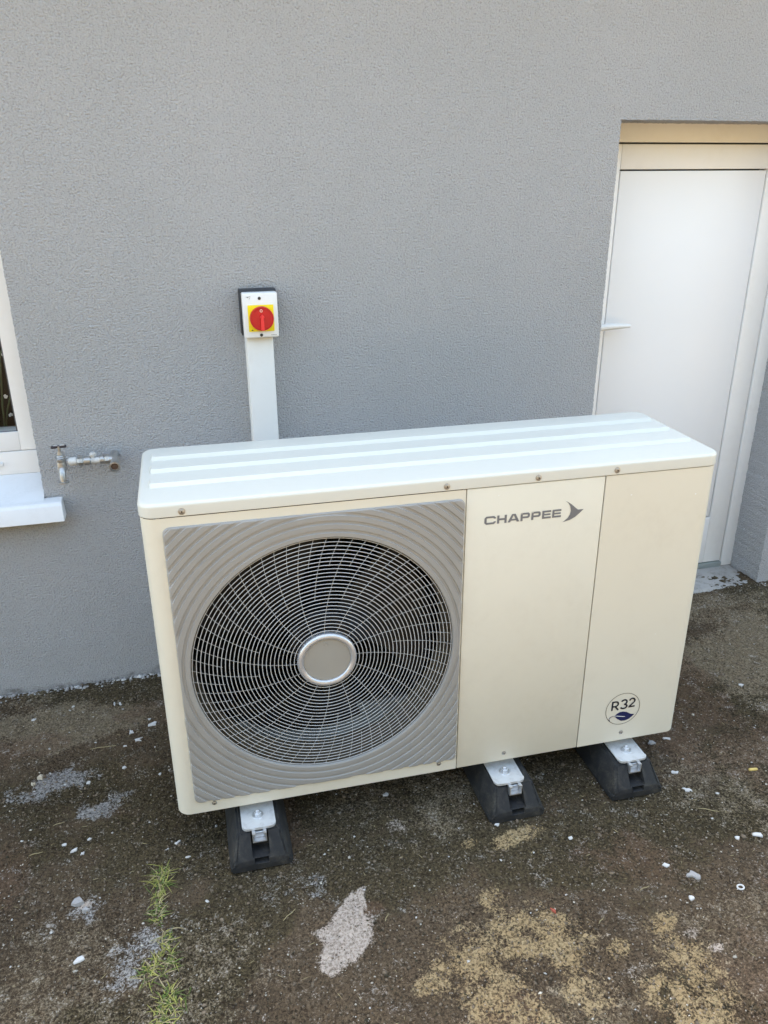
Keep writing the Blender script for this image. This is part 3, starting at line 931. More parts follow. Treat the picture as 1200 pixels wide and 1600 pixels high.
# --- grey grille surround with concentric grooves
bm = bmesh.new()
N = 720
PR = 0.0055                                    # how far the moulding stands proud
rads, hts = [FR, FR + 0.0012, FR + 0.003], [-0.001, 0.0045, 0.0055]
k = 0
while 0.3070 + 0.0195 * k < 0.52:
    r0 = 0.3070 + 0.0195 * k
    rads += [r0, r0 + 0.0013, r0 + 0.0072, r0 + 0.0085]
    hts += [PR, PR - 0.0026, PR - 0.0026, PR]
    k += 1
rads, hts = np.array(rads), np.array(hts)
angs = sorted([2 * PI * k / N for k in range(N)])
cols = []
for a in angs:
    rb = rect_dist(a, G0 + 0.003, G1 - 0.003, GZ0 + 0.003, GZ1 - 0.003, 0.012)
    ro = rect_dist(a, G0, G1, GZ0, GZ1, 0.015)
    c, s = math.cos(a), math.sin(a)
    col = []
    for r, h in zip(rads, hts):
        if r > rb:
            r, h = rb, float(np.interp(rb, rads, hts))
        col.append(bm.verts.new((FC[0] + r * c, -h, FC[1] + r * s)))
    hb = float(np.interp(rb, rads, hts))
    col.append(bm.verts.new((FC[0] + (rb * 0.4 + ro * 0.6) * c, -max(hb - 0.0012, 0.0015), FC[1] + (rb * 0.4 + ro * 0.6) * s)))
    col.append(bm.verts.new((FC[0] + ro * c, 0.0004, FC[1] + ro * s)))
    cols.append(col)
for i in range(N):
    a, b = cols[i], cols[(i + 1) % N]
    for j in range(len(a) - 1):
        try:
            bm.faces.new((a[j], a[j + 1], b[j + 1], b[j]))
        except ValueError:
            pass
bmesh.ops.remove_doubles(bm, verts=bm.verts, dist=2e-5)
surround = link('grille_surround', bm, 'surround', hp, smooth=0)

# --- shroud, coil and fan behind the guard
bm = bmesh.new()
prof = [(0.304, -0.001), (0.2935, 0.004), (0.2915, 0.03), (0.2915, 0.085), (0.31, 0.11)]
rg_ = []
for r, y in prof:
    rg_.append([bm.verts.new((FC[0] + r * math.cos(2 * PI * k / 96), y, FC[1] + r * math.sin(2 * PI * k / 96))) for k in range(96)])
for a, b in zip(rg_, rg_[1:]):
    for k in range(96):
        bm.faces.new((a[k], a[(k + 1) % 96], b[(k + 1) % 96], b[k]))
link('fan_shroud', bm, 'shroud', hp, recalc=False)
bm = bmesh.new()
for k in range(150):
    x = 0.035 + k * 0.0042
    box(bm, x, x + 0.0012, D - 0.06, D - 0.03, ZB + 0.015, ZT - 0.01)
coil = link('coil_fins', bm, 'coil', hp, smooth=0)
stuff(coil)
bm = BOX(0.02, S1 - 0.015, D - 0.029, D - 0.006, ZB + 0.014, ZT - 0.006)
link('inner_wall', bm, 'dark', hp, smooth=0)
bm = BOX(0.006, 0.010, 0.03, D - 0.01, ZB + 0.014, ZT - 0.006)
link('inner_wall', bm, 'dark', hp, smooth=0)
bm = BOX(0.02, S1 - 0.015, 0.03, D - 0.01, ZT - 0.0035, ZT - 0.0025)
link('inner_wall', bm, 'dark', hp, smooth=0)

fan = link('fan', LATHE([(0.075, 0), (0.075, 0.05), (0.068, 0.06), (0.02, 0.066)], (FC[0], 0.13, FC[1]), (0, -1, 0), 32), 'fanblade', hp)
for kb in range(3):
    bm = bmesh.new()
    grid = []
    for i in range(9):
        t = i / 8
        row = []
        for j in range(8):
            s = j / 7
            r = 0.070 + (0.272 - 0.070) * s
            span = rad(52 + 34 * s)
            a = kb * 2 * PI / 3 + 0.5 + span * (t - 0.5) - 0.35 * s
            y = 0.085 + 0.055 * (t - 0.5) + 0.012 * s * math.sin(PI * t)
            row.append(bm.verts.new((FC[0] + r * math.cos(a), y, FC[1] + r * math.sin(a))))
        grid.append(row)
    for i in range(8):
        for j in range(7):
            bm.faces.new((grid[i][j], grid[i + 1][j], grid[i + 1][j + 1], grid[i][j + 1]))
    bmesh.ops.solidify(bm, geom=list(bm.faces), thickness=0.003)
    link('blade', bm, 'fanblade', fan)

# --- wire guard: 24 rings, curved spokes in three lengths, centre hub
HUB = 0.067
def dome(r):
    t = (r - HUB) / (FR - HUB)
    return -0.0085 * (1 - t * t) + 0.0005
bm = LATHE([(0.0535, 0.004), (0.0535, 0.0075), (0.056, 0.010), (0.0615, 0.0115), (0.0660, 0.009), (0.0672, 0.004), (0.0672, -0.004), (0.0535, -0.004)], (FC[0], -0.004, FC[1]), (0, -1, 0), 96)
guard = link('fan_guard', bm, 'hubring', hp, smooth=50)
bm = LATHE([(0.0538, -0.003), (0.0538, 0.0046), (0.0527, 0.0056), (0.0, 0.0058)], (FC[0], -0.004, FC[1]), (0, -1, 0), 72)
hubdisc = link('hub_disc', bm, 'hub', guard, smooth=30)
bm = LATHE([(0.0042, 0.0), (0.0042, 0.0006), (0.0034, 0.0009), (0.0026, 0.0004), (0.0, 0.0004)], (FC[0] - 0.002, -0.0098, FC[1] + 0.041), (0, -1, 0), 16)
link('emblem', bm, 'hub', guard)
for i in range(26):
    r = HUB + (FR - 0.0025 - HUB) * (i + 0.75) / 25.75
    n = 72 if r < 0.16 else 112
    pts3 = [(FC[0] + r * math.cos(2 * PI * k / n), dome(r), FC[1] + r * math.sin(2 * PI * k / n)) for k in range(n)]
    link('ring', tube(bmesh.new(), pts3, 0.00090, 6, closed=True), 'wire', guard, smooth=80)
spoke_mesh = {}
def spoke(a0, r0):
    if r0 not in spoke_mesh:
        pts3 = []
        n = 12
        for k in range(n + 1):
            r = r0 + (FR - r0) * k / n
            a = -rad(16.5) * (r - HUB) / (FR - HUB)
            pts3.append((r * math.cos(a), dome(r) + 0.0020, r * math.sin(a)))
        bm = tube(bmesh.new(), pts3, 0.00055, 5)
        o = link('spoke', bm, 'wire', guard, smooth=80)
        spoke_mesh[r0] = o.data
    else:
        o = bpy.data.objects.new('spoke', spoke_mesh[r0])
        COL.objects.link(o)
        o.parent = guard
    o.location = (FC[0], 0, FC[1])
    o.rotation_euler = (0, -a0, 0)
for k in range(64):
    a0 = 2 * PI * k / 64 + rad(3)
    spoke(a0, HUB if k % 4 == 0 else (0.152 if k % 4 == 2 else 0.2285))

# --- lettering and marks printed on the panels
def flat_poly(bm, pts, y):
    f = bm.faces.new([bm.verts.new((x, y, z)) for x, z in pts])
    f.normal_update()
    if len(pts) > 4:
        bmesh.ops.triangulate(bm, faces=[f])


YP = -0.0006
TX0, TX1, TZ0, TZ1 = 0.7215, 0.9045, 0.7785, 0.7980
cw = (TX1 - TX0)
def letters():
    h = TZ1 - TZ0
    sw, sh = 0.0052, 0.0045                    # stem and bar weights
    def C(x, w):
        c = 0.0042
        o = [(x + w, h - 0.0065), (x + w, h - c), (x + w - c, h), (x + c, h), (x, h - c), (x, c), (x + c, 0), (x + w - c, 0), (x + w, c), (x + w, 0.0065)]
        i = [(x + w - sw, 0.0065), (x + w - sw, sh + 0.0008), (x + w - sw - 0.0012, sh), (x + sw + 0.001, sh), (x + sw, sh + 0.001), (x + sw, h - sh - 0.001), (x + sw + 0.001, h - sh), (x + w - sw - 0.0012, h - sh), (x + w - sw, h - sh - 0.0008), (x + w - sw, h - 0.0065)]
        return [o + i]
    def H(x, w):
        m0, m1 = h / 2 - sh / 2, h / 2 + sh / 2
        return [[(x, 0), (x + sw, 0), (x + sw, m0), (x + w - sw, m0), (x + w - sw, 0), (x + w, 0), (x + w, h), (x + w - sw, h), (x + w - sw, m1), (x + sw, m1), (x + sw, h), (x, h)]]
    def A(x, w):
        t = 0.0042
        xm = x + w / 2
        def edge(z, side):                     # outer edge at height z
            return xm + side * (t + (w / 2 - t) * (1 - z / h))
        def inn(z, side):
            e = (w / 2 - 0.0062) * (1 - z / (h * 0.84))
            return xm + side * max(e, 0)
        b0, b1 = 0.0036, 0.0075
        top = h * 0.84
        return [[(edge(0, -1), 0), (inn(0, -1), 0), (inn(b0, -1), b0), (inn(b0, 1), b0), (inn(0, 1), 0), (edge(0, 1), 0), (edge(b1, 1), b1), (edge(b1, -1), b1)],
                [(edge(b1, -1), b1), (inn(b1, -1), b1), (xm, top), (inn(b1, 1), b1), (edge(b1, 1), b1), (edge(h, 1), h), (edge(h, -1), h)]]
    def P(x, w):
        c = 0.0036
        m = 0.0062
        return [[(x, 0), (x + sw, 0), (x + sw, m), (x + w - c, m), (x + w, m + c), (x + w, h - c), (x + w - c, h), (x, h), (x, h - 0.001), (x + sw, h - 0.001 - 0.0005),
                 (x + sw, h - sh), (x + w - sw - .001, h - sh), (x + w - sw, h - sh - .001), (x + w - sw, m + sh + .001), (x + w - sw - .001, m + sh), (x + sw, m + sh), (x + sw, h - 0.0025), (x, h - 0.0025)]]
    def E(x, w):
        m0, m1 = h / 2 - sh / 2 + 0.0003, h / 2 + sh / 2 - 0.0002
        return [[(x, 0), (x + w, 0), (x + w, sh), (x + sw, sh), (x + sw, m0), (x + w - 0.001, m0), (x + w - 0.001, m1), (x + sw, m1), (x + sw, h - sh), (x + w, h - sh), (x + w, h), (x, h)]]
    spans = [(C, 0.0, 0.0268), (H, 0.0297, 0.0225), (A, 0.0545, 0.0282), (P, 0.0850, 0.0222), (P, 0.1107, 0.0222), (E, 0.1365, 0.0212), (E, 0.1610, 0.0215)]
    return [fn(x, ww) for fn, x, ww in spans]


bm0 = bmesh.new()
logo = None
for polys in letters():
    bm = bmesh.new()
    for pts in polys:
        flat_poly(bm, [(TX0 + x, TZ0 + z) for x, z in pts], YP)
    if logo is None:
        bird = [(0.9123, 0.8166), (0.9205, 0.8122), (0.9282, 0.8068), (0.9368, 0.7990), (0.9448, 0.7923), (0.9589, 0.7924), (0.9488, 0.783), (0.9391, 0.7749), (0.9266, 0.7689), (0.91, 0.7652), (0.9209, 0.774), (0.9259, 0.7823), (0.9274, 0.7918), (0.9251, 0.8025), (0.9196, 0.8108)]
        bb = bmesh.new()
        flat_poly(bb, bird, YP)
        logo = link('bird_emblem', bb, 'print', midpanel, smooth=0)
    link('letter', bm, 'print', midpanel, smooth=0)

for x, z, r in ((1.075, 0.815, 0.0022), (1.242, 0.801, 0.0024), (0.752, 0.845, 0.0012), (1.19, 0.43, 0.0014)):
    bb = bmesh.new()
    flat_poly(bb, [(x + r * (0.7 + 0.5 * random.random()) * math.cos(2 * PI * k / 9), z + r * (0.6 + 0.5 * random.random()) * math.sin(2 * PI * k / 9)) for k in range(9)], YP)
    link('paint_speck', bb, 'white_plastic', rightpanel if x > S2 else midpanel, smooth=0)

# round R32 badge
def band(bm, pts, w, y, closed=False):
    n = len(pts)
    P = [Vector((x, 0, z)) for x, z in pts]
    L, R = [], []
    for i in range(n):
        if closed:
            t = P[(i + 1) % n] - P[i - 1]
        else:
            t = P[min(i + 1, n - 1)] - P[max(i - 1, 0)]
        t.normalize()
        nn = Vector((-t.z, 0, t.x))
        ww = w[i] if hasattr(w, '__len__') else w
        L.append(bm.verts.new((P[i].x + nn.x * ww / 2, y, P[i].z + nn.z * ww / 2)))
        R.append(bm.verts.new((P[i].x - nn.x * ww / 2, y, P[i].z - nn.z * ww / 2)))
    for i in range(n if closed else n - 1):
        j = (i + 1) % n
        bm.faces.new((L[i], L[j], R[j], R[i]))


RCX, RCZ, RR_ = 1.1268, 0.2155, 0.0478
bm = bmesh.new()
band(bm, [(RCX + RR_ * math.cos(2 * PI * k / 72), RCZ + RR_ * math.sin(2 * PI * k / 72)) for k in range(72)], 0.0014, YP, True)
badge = link('badge', bm, 'ringprint', rightpanel, smooth=0)
leafo = [(1.1050, 0.1960), (1.112, 0.2028), (1.1189, 0.2062), (1.1279, 0.2070), (1.1394, 0.2035), (1.1514, 0.1958), (1.1631, 0.1931), (1.1562, 0.1866), (1.1478, 0.1801), (1.1371, 0.177), (1.1259, 0.1779), (1.1139, 0.1862)]
bm = bmesh.new()
flat_poly(bm, leafo, YP)
link('leaf_emblem', bm, 'navy', badge, smooth=0)
bm = bmesh.new()
band(bm, [(1.1060, 0.1962), (1.1010, 0.1963), (1.0965, 0.1957), (1.0928, 0.1935), (1.0907, 0.1900), (1.0908, 0.1860), (1.0930, 0.1828)], [0.001, 0.0014, 0.0016, 0.0017, 0.0018, 0.0022, 0.003], YP - 0.0002)
link('leaf_emblem', bm, 'navy', badge, smooth=0)
bm = bmesh.new()
band(bm, [(1.1060, 0.1965), (1.1130, 0.1955), (1.1204, 0.1936), (1.1290, 0.1915), (1.1365, 0.1899)], [0.0012, 0.0016, 0.002, 0.0018, 0.0008], YP - 0.0004)
link('leaf_vein', bm, 'white_plastic', badge, smooth=0)


def stroke_letter(paths, x, z, w, h):
    bm = bmesh.new()
    for i, p in enumerate(paths):
        band(bm, [(x + a * w, z + b * h) for a, b in p], 0.0046, YP - 0.00012 * i)
    link('letter', bm, 'black', badge, smooth=0)
def arcp(cx, cy, rx, ry, a0, a1, n=12):
    return [(cx + rx * math.cos(rad(a0 + (a1 - a0) * k / n)), cy + ry * math.sin(rad(a0 + (a1 - a0) * k / n))) for k in range(n + 1)]
stroke_letter([[(0.0, 0), (0.0, 1.08)], [(0.0, 1.0), (0.45, 1.0)] + arcp(0.45, 0.73, 0.42, 0.27, 90, -90) + [(0.0, 0.46)], [(0.42, 0.48), (0.95, 0.0)]], 1.0958, 0.2145, 0.0185, 0.0262)
stroke_letter([arcp(0.45, 0.74, 0.42, 0.26, 160, -90, 14), arcp(0.45, 0.24, 0.48, 0.24, 90, -165, 14)], 1.1205, 0.2165, 0.0180, 0.0264)
stroke_letter([arcp(0.46, 0.70, 0.45, 0.30, 165, -32, 12) + [(0.04, 0.03)], [(-0.05, 0.02), (1.0, 0.02)]], 1.1432, 0.2185, 0.0170, 0.0254)

# --- galvanised mounting plates under the unit
for u, dd, tilt in ((0.1800, 0.0, 0.0), (0.8040, -0.001, 0.05), (1.1450, -0.001, 0.05)):
    w2 = 0.0395
    zt_ = 0.0895
    bm = bmesh.new()
    pts = []
    for k in range(9):
        a = PI + 0.5 * PI * k / 8
        pts.append((-w2 + 0.014 + 0.014 * math.cos(a), -0.054 + 0.014 + 0.014 * math.sin(a)))
    for k in range(9):
        a = 1.5 * PI + 0.5 * PI * k / 8
        pts.append((w2 - 0.014 + 0.014 * math.cos(a), -0.054 + 0.014 + 0.014 * math.sin(a)))
    pts += [(w2, 0.07), (-w2, 0.07)]
    prism(bm, pts, 'z', -0.0035, 0.0)
    # turned-up rim
    rim = pts[:18]
    inner_ = [(x * 0.93, y + 0.0026) for x, y in rim]
    lo1 = [bm.verts.new((x, y, -0.001)) for x, y in rim]
    hi1 = [bm.verts.new((x, y, 0.0022)) for x, y in rim]
    hi2 = [bm.verts.new((x, y, 0.0022)) for x, y in inner_]
    lo2 = [bm.verts.new((x, y, -0.001)) for x, y in inner_]
    for i in range(17):
        bm.faces.new((lo1[i], lo1[i + 1], hi1[i + 1], hi1[i]))
        bm.faces.new((hi1[i], hi1[i + 1], hi2[i + 1], hi2[i]))
        bm.faces.new((hi2[i], hi2[i + 1], lo2[i + 1], lo2[i]))
    box(bm, -w2, w2, 0.055, 0.062, 0.0, 0.034)
    pl_ = link('mounting_plate', bm, 'plate', hp, loc=(u, dd, zt_))
    b = link('washer', LATHE([(0.0135, 0), (0.0135, 0.0018), (0.0075, 0.0022)], (0, -0.010, 0.0), (0, 0, 1), 24), 'steel', pl_)
    b = link('bolt', lathe(LATHE([(0.0088, 0.002), (0.0088, 0.0085), (0.0078, 0.0092)], (0, -0.010, 0.0), (0, 0, 1), 6), [(0.0042, 0.009), (0.0042, 0.0145), (0.0034, 0.0152)], (0, -0.010, 0.0), (0, 0, 1), 12), 'steel', pl_, smooth=25)

# ------------------------------------------------------------------ rubber feet the unit stands on
def rubber_foot(u, label):
    c, s = math.cos(QR), math.sin(QR)
    x = QX + u * c
    y = QY + u * s
    t = thing('rubber_foot', label, 'support foot', (x, y, 0.0), QR, 'black rubber feet under the heat pump')
    H, hw, tw = 0.0835, 0.0735, 0.047
    bm = bmesh.new()
    # cross-sections along the depth: ground rim, shoulder, top; notched at the front for the slot
    def sec(y_, z_top, bw, tw_):
        return [(-bw, y_, 0.0), (-bw, y_, 0.020), (-tw_ - 0.004, y_, z_top - 0.006), (-tw_, y_, z_top), (tw_, y_, z_top), (tw_ + 0.004, y_, z_top - 0.006), (bw, y_, 0.020), (bw, y_, 0.0)]
    ysec = [(-0.092, 0.026, 0.064, 0.055), (-0.0885, 0.032, 0.0725, 0.058), (-0.052, H, hw, tw), (0.20, H, hw, tw), (0.40, H, hw, tw), (0.436, 0.032, 0.0725, 0.058), (0.44, 0.026, 0.064, 0.055)]
    rows = []
    for y_, zt_, bw, tw_ in ysec:
        bw = min(bw, hw)
        rows.append([bm.verts.new(p) for p in sec(y_, zt_, bw, min(tw_, bw - 0.004))])
    for a, b in zip(rows, rows[1:]):
        for k in range(8):
            bm.faces.new((a[k], a[(k + 1) % 8], b[(k + 1) % 8], b[k]))
    bm.faces.new(rows[0][::-1])
    bm.faces.new(rows[-1])
    bmesh.ops.recalc_face_normals(bm, faces=bm.faces)
    bmesh.ops.bevel(bm, geom=[e for e in bm.edges if e.calc_face_angle(0) > 0.3], offset=0.004, segments=2, affect='EDGES')
    blk = link('block', bm, 'rubber', t, smooth=35)
    # slot cut with a boolean-free trick is not needed: the pocket is cut by a boolean modifier applied to the mesh
    cut = bmesh.new()
    box(cut, -0.0205, 0.0205, -0.13, -0.047, 0.034, 0.12)
    box(cut, -0.0165, 0.0165, -0.13, -0.062, 0.020, 0.0339)
    co = link('cutter', cut, 'rubber', t)
    bpy.context.view_layer.update()
    md = blk.modifiers.new('slot', 'BOOLEAN')
    md.operation = 'DIFFERENCE'
    md.solver = 'EXACT'
    md.object = co
    dg = bpy.context.evaluated_depsgraph_get()
    me = bpy.data.meshes.new_from_object(blk.evaluated_get(dg))
    blk.modifiers.clear()
    if len(me.polygons) < 40:
        me = blk.data.copy()
    old = blk.data
    blk.data = me
    bpy.data.meshes.remove(old)
    me.name = 'block'
    me.set_sharp_from_angle(angle=rad(35))
    cm = co.data
    bpy.data.objects.remove(co)
    bpy.data.meshes.remove(cm)
    # steel strut let into the top: a U of thin sheet whose end shows in the slot
    bm = bmesh.new()
    w_ = 0.0165
    prism(bm, [(-w_, 0.060), (w_, 0.060), (w_, 0.0848), (0.009, 0.0848), (0.009, 0.0815), (w_ - 0.003, 0.0815), (w_ - 0.003, 0.063), (-w_ + 0.003, 0.063), (-w_ + 0.003, 0.0815), (-0.009, 0.0815), (-0.009, 0.0848), (-w_, 0.0848)], 'y', -0.0665, 0.42)
    link('steel_channel', bm, 'steel', t)
    bm = BOX(-0.0125, 0.0125, -0.055, -0.049, 0.0632, 0.080, 0.001, 1)
    link('channel_nut', bm, 'steel', t)
    return t


rubber_foot(0.1785, 'black rubber foot with steel channel under the fan panel, leftmost of three')
rubber_foot(0.8140, 'black rubber foot with steel channel under the middle panel of the heat pump')
rubber_foot(1.1440, 'black rubber foot with steel channel under the right panel below the round badge')

# ------------------------------------------------------------------ isolator switch on the wall
sw = thing('isolator_switch', 'white wall isolator switch with red rotary knob on yellow plate', 'switch', (0.565, 0, 1.135))
bm = BOX(-0.052, 0.0485, -0.036, 0.002, -0.058, 0.0655, 0.003)
link('back_box', bm, 'backbox', sw)
bm = BOX(-0.0475, 0.0475, -0.066, -0.0362, -0.0605, 0.0605, 0.004, 3)
cover = link('cover', bm, 'white_plastic', sw)
bm = BOX(-0.0345, 0.0355, -0.0695, -0.0662, -0.0425, 0.0285, 0.001)
yp = link('yellow_plate', bm, 'yellow', sw)
bm = bmesh.new()
flat_poly(bm, [(-0.0285, -0.0395), (-0.0225, -0.0395), (-0.0255, -0.0365)], -0.0699)
link('mark', bm, 'black', yp, smooth=0)
KC = (0.0015, -0.0070)
bm = LATHE([(0.0325, 0), (0.0325, 0.010), (0.0312, 0.0125), (0.0295, 0.0125), (0.0285, 0.0100), (0.0, 0.0095)], (KC[0], -0.0697, KC[1]), (0, -1, 0), 56)
knob = link('knob', bm, 'red', sw, smooth=35)
bm = bmesh.new()
prism(bm, [(KC[0] - 0.0042, KC[1] - 0.0300), (KC[0] + 0.0048, KC[1] - 0.0300), (KC[0] + 0.0040, KC[1] + 0.004), (KC[0] + 0.0075, KC[1] + 0.004), (KC[0] + 0.0005, KC[1] + 0.0125), (KC[0] - 0.0065, KC[1] + 0.004), (KC[0] - 0.0034, KC[1] + 0.004)], 'y', -0.0900, -0.0785)
bmesh.ops.bevel(bm, geom=[e for e in bm.edges if e.calc_face_angle(0) > 0.5], offset=0.0008, segments=1, affect='EDGES')
link('pointer', bm, 'redlight', knob, smooth=30)
bm = bmesh.new()
band(bm, [(KC[0] - 0.001 + 0.0030 * math.cos(2 * PI * k / 20), KC[1] + 0.0215 + 0.0034 * math.sin(2 * PI * k / 20)) for k in range(20)], 0.0016, -0.0799, True)
link('zero_mark', bm, 'mark', knob, smooth=0)
for z in (0.0460, -0.0530):
    s = link('screw', LATHE([(0.0042, 0), (0.0042, 0.0008), (0.0030, 0.0012), (0.0, 0.0012)], (0, 0, 0), (0, -1, 0), 16), 'screwdark', sw)
    s.location = (-0.0012, -0.066, z)
bm = bmesh.new()
flat_poly(bm, [(-0.0395, 0.0505), (-0.0245, 0.0515), (-0.0250, 0.0500), (-0.0300, 0.0500), (-0.0330, 0.0475), (-0.0355, 0.0500)], -0.0664)
flat_poly(bm, [(-0.0300, 0.0440), (-0.0275, 0.0475), (-0.0262, 0.0475), (-0.0287, 0.0440)], -0.0664)
link('maker_mark', bm, 'print', cover, smooth=0)
bm = bmesh.new()
for k in range(4):
    x = 0.026 + 0.0038 * k
    flat_poly(bm, [(x, -0.0545), (x + 0.0028, -0.0545), (x + 0.0028, -0.0526), (x, -0.0526)], -0.0664)
link('maker_mark', bm, 'surround', cover, smooth=0)

# ------------------------------------------------------------------ cable trunking below the switch
tr = thing('cable_trunking', 'white vertical plastic cable trunking on the wall below the isolator switch', 'trunking', (0.5597, 0, 0))
bm = BOX(-0.0380, 0.0380, -0.026, 0.002, 0.02, 1.0745, 0.0015)
link('trunking_base', bm, 'trunk', tr)
bm = BOX(-0.0365, 0.0385, -0.042, -0.0255, 0.02, 1.0740, 0.004, 3)
link('trunking_cover', bm, 'trunk', tr)

# ------------------------------------------------------------------ garden tap
tp = thing('garden_tap', 'old chrome garden tap on a short pipe on the wall beside the window', 'tap', (0, 0, 0))
AX, PY, PZ = -0.008, -0.052, 0.758
bm = bmesh.new()
tube(bm, [(0.010, PY, PZ), (0.125, PY, PZ - 0.003)], 0.0092, 16)
lathe(bm, [(0.0105, 0), (0.0118, 0.002), (0.0118, 0.020), (0.0105, 0.022)], (0.012, PY, PZ), (1, 0, 0), 20)
link('pipe', bm, 'tappaint', tp)
for x, r, l in ((0.036, 0.0142, 0.013), (0.052, 0.0128, 0.018), (0.094, 0.0128, 0.012), (0.108, 0.0140, 0.012)):
    link('union_nut', LATHE([(r * 0.92, 0), (r, 0.0015), (r, l - 0.0015), (r * 0.92, l)], (x, PY, PZ - 0.001), (1, 0, 0), 8 if r > 0.0135 else 20), 'brass', tp, smooth=25)
bm = LATHE([(0.0075, -0.014), (0.0075, 0.004), (0.0092, 0.006), (0.0092, 0.012), (0.0060, 0.0155), (0.0, 0.016)], (0.077, PY + 0.002, PZ + 0.006), (0, 0, 1), 18)
link('check_valve', bm, 'tappaint', tp)
bm = bmesh.new()
tube(bm, [(0.118, PY, PZ - 0.002), (0.1265, PY, PZ - 0.003), (0.1325, PY - 0.004, PZ - 0.006), (0.1335, PY - 0.012, PZ - 0.010), (0.1335, PY - 0.030, PZ - 0.014)], [0.0125, 0.0130, 0.0132, 0.0130, 0.0130], 18)
tube(bm, [(0.131, PY, PZ - 0.003), (0.131, 0.002, PZ - 0.003)], 0.0115, 16)
lathe(bm, [(0.0130, 0), (0.0152, 0.001), (0.0152, 0.007), (0.0118, 0.0075), (0.0112, 0.002)], (0.1335, PY - 0.0285, PZ - 0.014), (0.0, -1, -0.14), 22)
link('elbow', bm, 'brass', tp)
link('elbow_plug', LATHE([(0.0100, 0), (0.0100, 0.0015), (0.006, 0.0025), (0.0, 0.0025)], (0.1335, PY - 0.030, PZ - 0.0142), (0.0, -1, -0.14), 8), 'rust', tp)
bm = bmesh.new()
lathe(bm, [(0.0105, 0.0), (0.0135, 0.003), (0.0135, 0.018), (0.0120, 0.026), (0.0130, 0.028), (0.0130, 0.034), (0.0110, 0.036)], (AX, PY, PZ - 0.024), (0, 0, 1), 22)
tube(bm, [(AX, PY, PZ - 0.014), (AX + 0.0005, PY - 0.012, PZ - 0.022), (AX + 0.001, PY - 0.020, PZ - 0.034), (AX + 0.001, PY - 0.022, PZ - 0.050)], [0.011, 0.0098, 0.0088, 0.0080], 16)
lathe(bm, [(0.0080, 0), (0.0140, 0.001), (0.0140, 0.005), (0.0092, 0.006)], (AX + 0.001, PY - 0.022, PZ - 0.054), (0, 0, 1), 22)
body = link('tap_body', bm, 'brass', tp)
bm = LATHE([(0.0128, 0.0), (0.0140, 0.002), (0.0128, 0.004), (0.0112, 0.005), (0.0122, 0.007), (0.0108, 0.0095), (0.0075, 0.011), (0.0062, 0.020), (0.0046, 0.0205), (0.0046, 0.036)], (AX, PY, PZ + 0.0115), (0, 0, 1), 22)
link('bonnet', bm, 'brass', tp)
bm = bmesh.new()
zt_ = PZ + 0.0455
tube(bm, [(AX - 0.0200, PY - 0.002, zt_), (AX - 0.017, PY - 0.002, zt_), (AX - 0.006, PY, zt_), (AX + 0.006, PY, zt_), (AX + 0.017, PY + 0.002, zt_), (AX + 0.0200, PY + 0.002, zt_)], [0.0030, 0.0044, 0.0040, 0.0040, 0.0044, 0.0030], 12)
hd = link('tap_handle', bm, 'tapdark', tp, smooth=60)
bm = bmesh.new()
box(bm, AX - 0.013, AX - 0.003, PY - 0.0032, PY + 0.0032, zt_ + 0.0030, zt_ + 0.0048, 0.0012)
box(bm, AX + 0.003, AX + 0.016, PY - 0.0032, PY + 0.0038, zt_ + 0.0030, zt_ + 0.0048, 0.0012)
link('paint_patch', bm, 'flake', hd)

# ------------------------------------------------------------------ loose bits on the ground
def chip_mesh(w, l, h, rg, sides=None, star=0.0):
    bm = bmesh.new()
    n = sides or rg.randint(7, 10)
    rs = [1 + (rg.random() - 0.5) * 0.95 - (star if i % 2 else 0) for i in range(n)]
    lo, hi = [], []
    for i in range(n):
        a = 2 * PI * (i + 0.3 * rg.random()) / n
        lo.append(bm.verts.new((w * rs[i] * math.cos(a), l * rs[i] * math.sin(a), -0.001)))
        hi.append(bm.verts.new((w * 0.86 * rs[i] * math.cos(a), l * 0.86 * rs[i] * math.sin(a), h * (0.7 + 0.5 * rg.random()))))
    top = bm.verts.new((0, 0, h * 1.15))
    for i in range(n):
        j = (i + 1) % n
        bm.faces.new((lo[i], lo[j], hi[j], hi[i]))
        bm.faces.new((hi[i], hi[j], top))
    bm.faces.new(lo[::-1])
    return bm


rgc = random.Random(21)
def chip(name, x, y, w, l, rot, label, cat, mat='flake', h=0.002, tilt=0.1, star=0.0, group=None):
    o = link(name, chip_mesh(w, l, h, rgc, star=star), mat, smooth=25)
    o.location = (x, y, gz(x, y) + 0.0022)
    o.rotation_euler = (tilt * (rgc.random() - 0.5), tilt * (rgc.random() - 0.5), rot)
    return tag(o, label, cat, group)


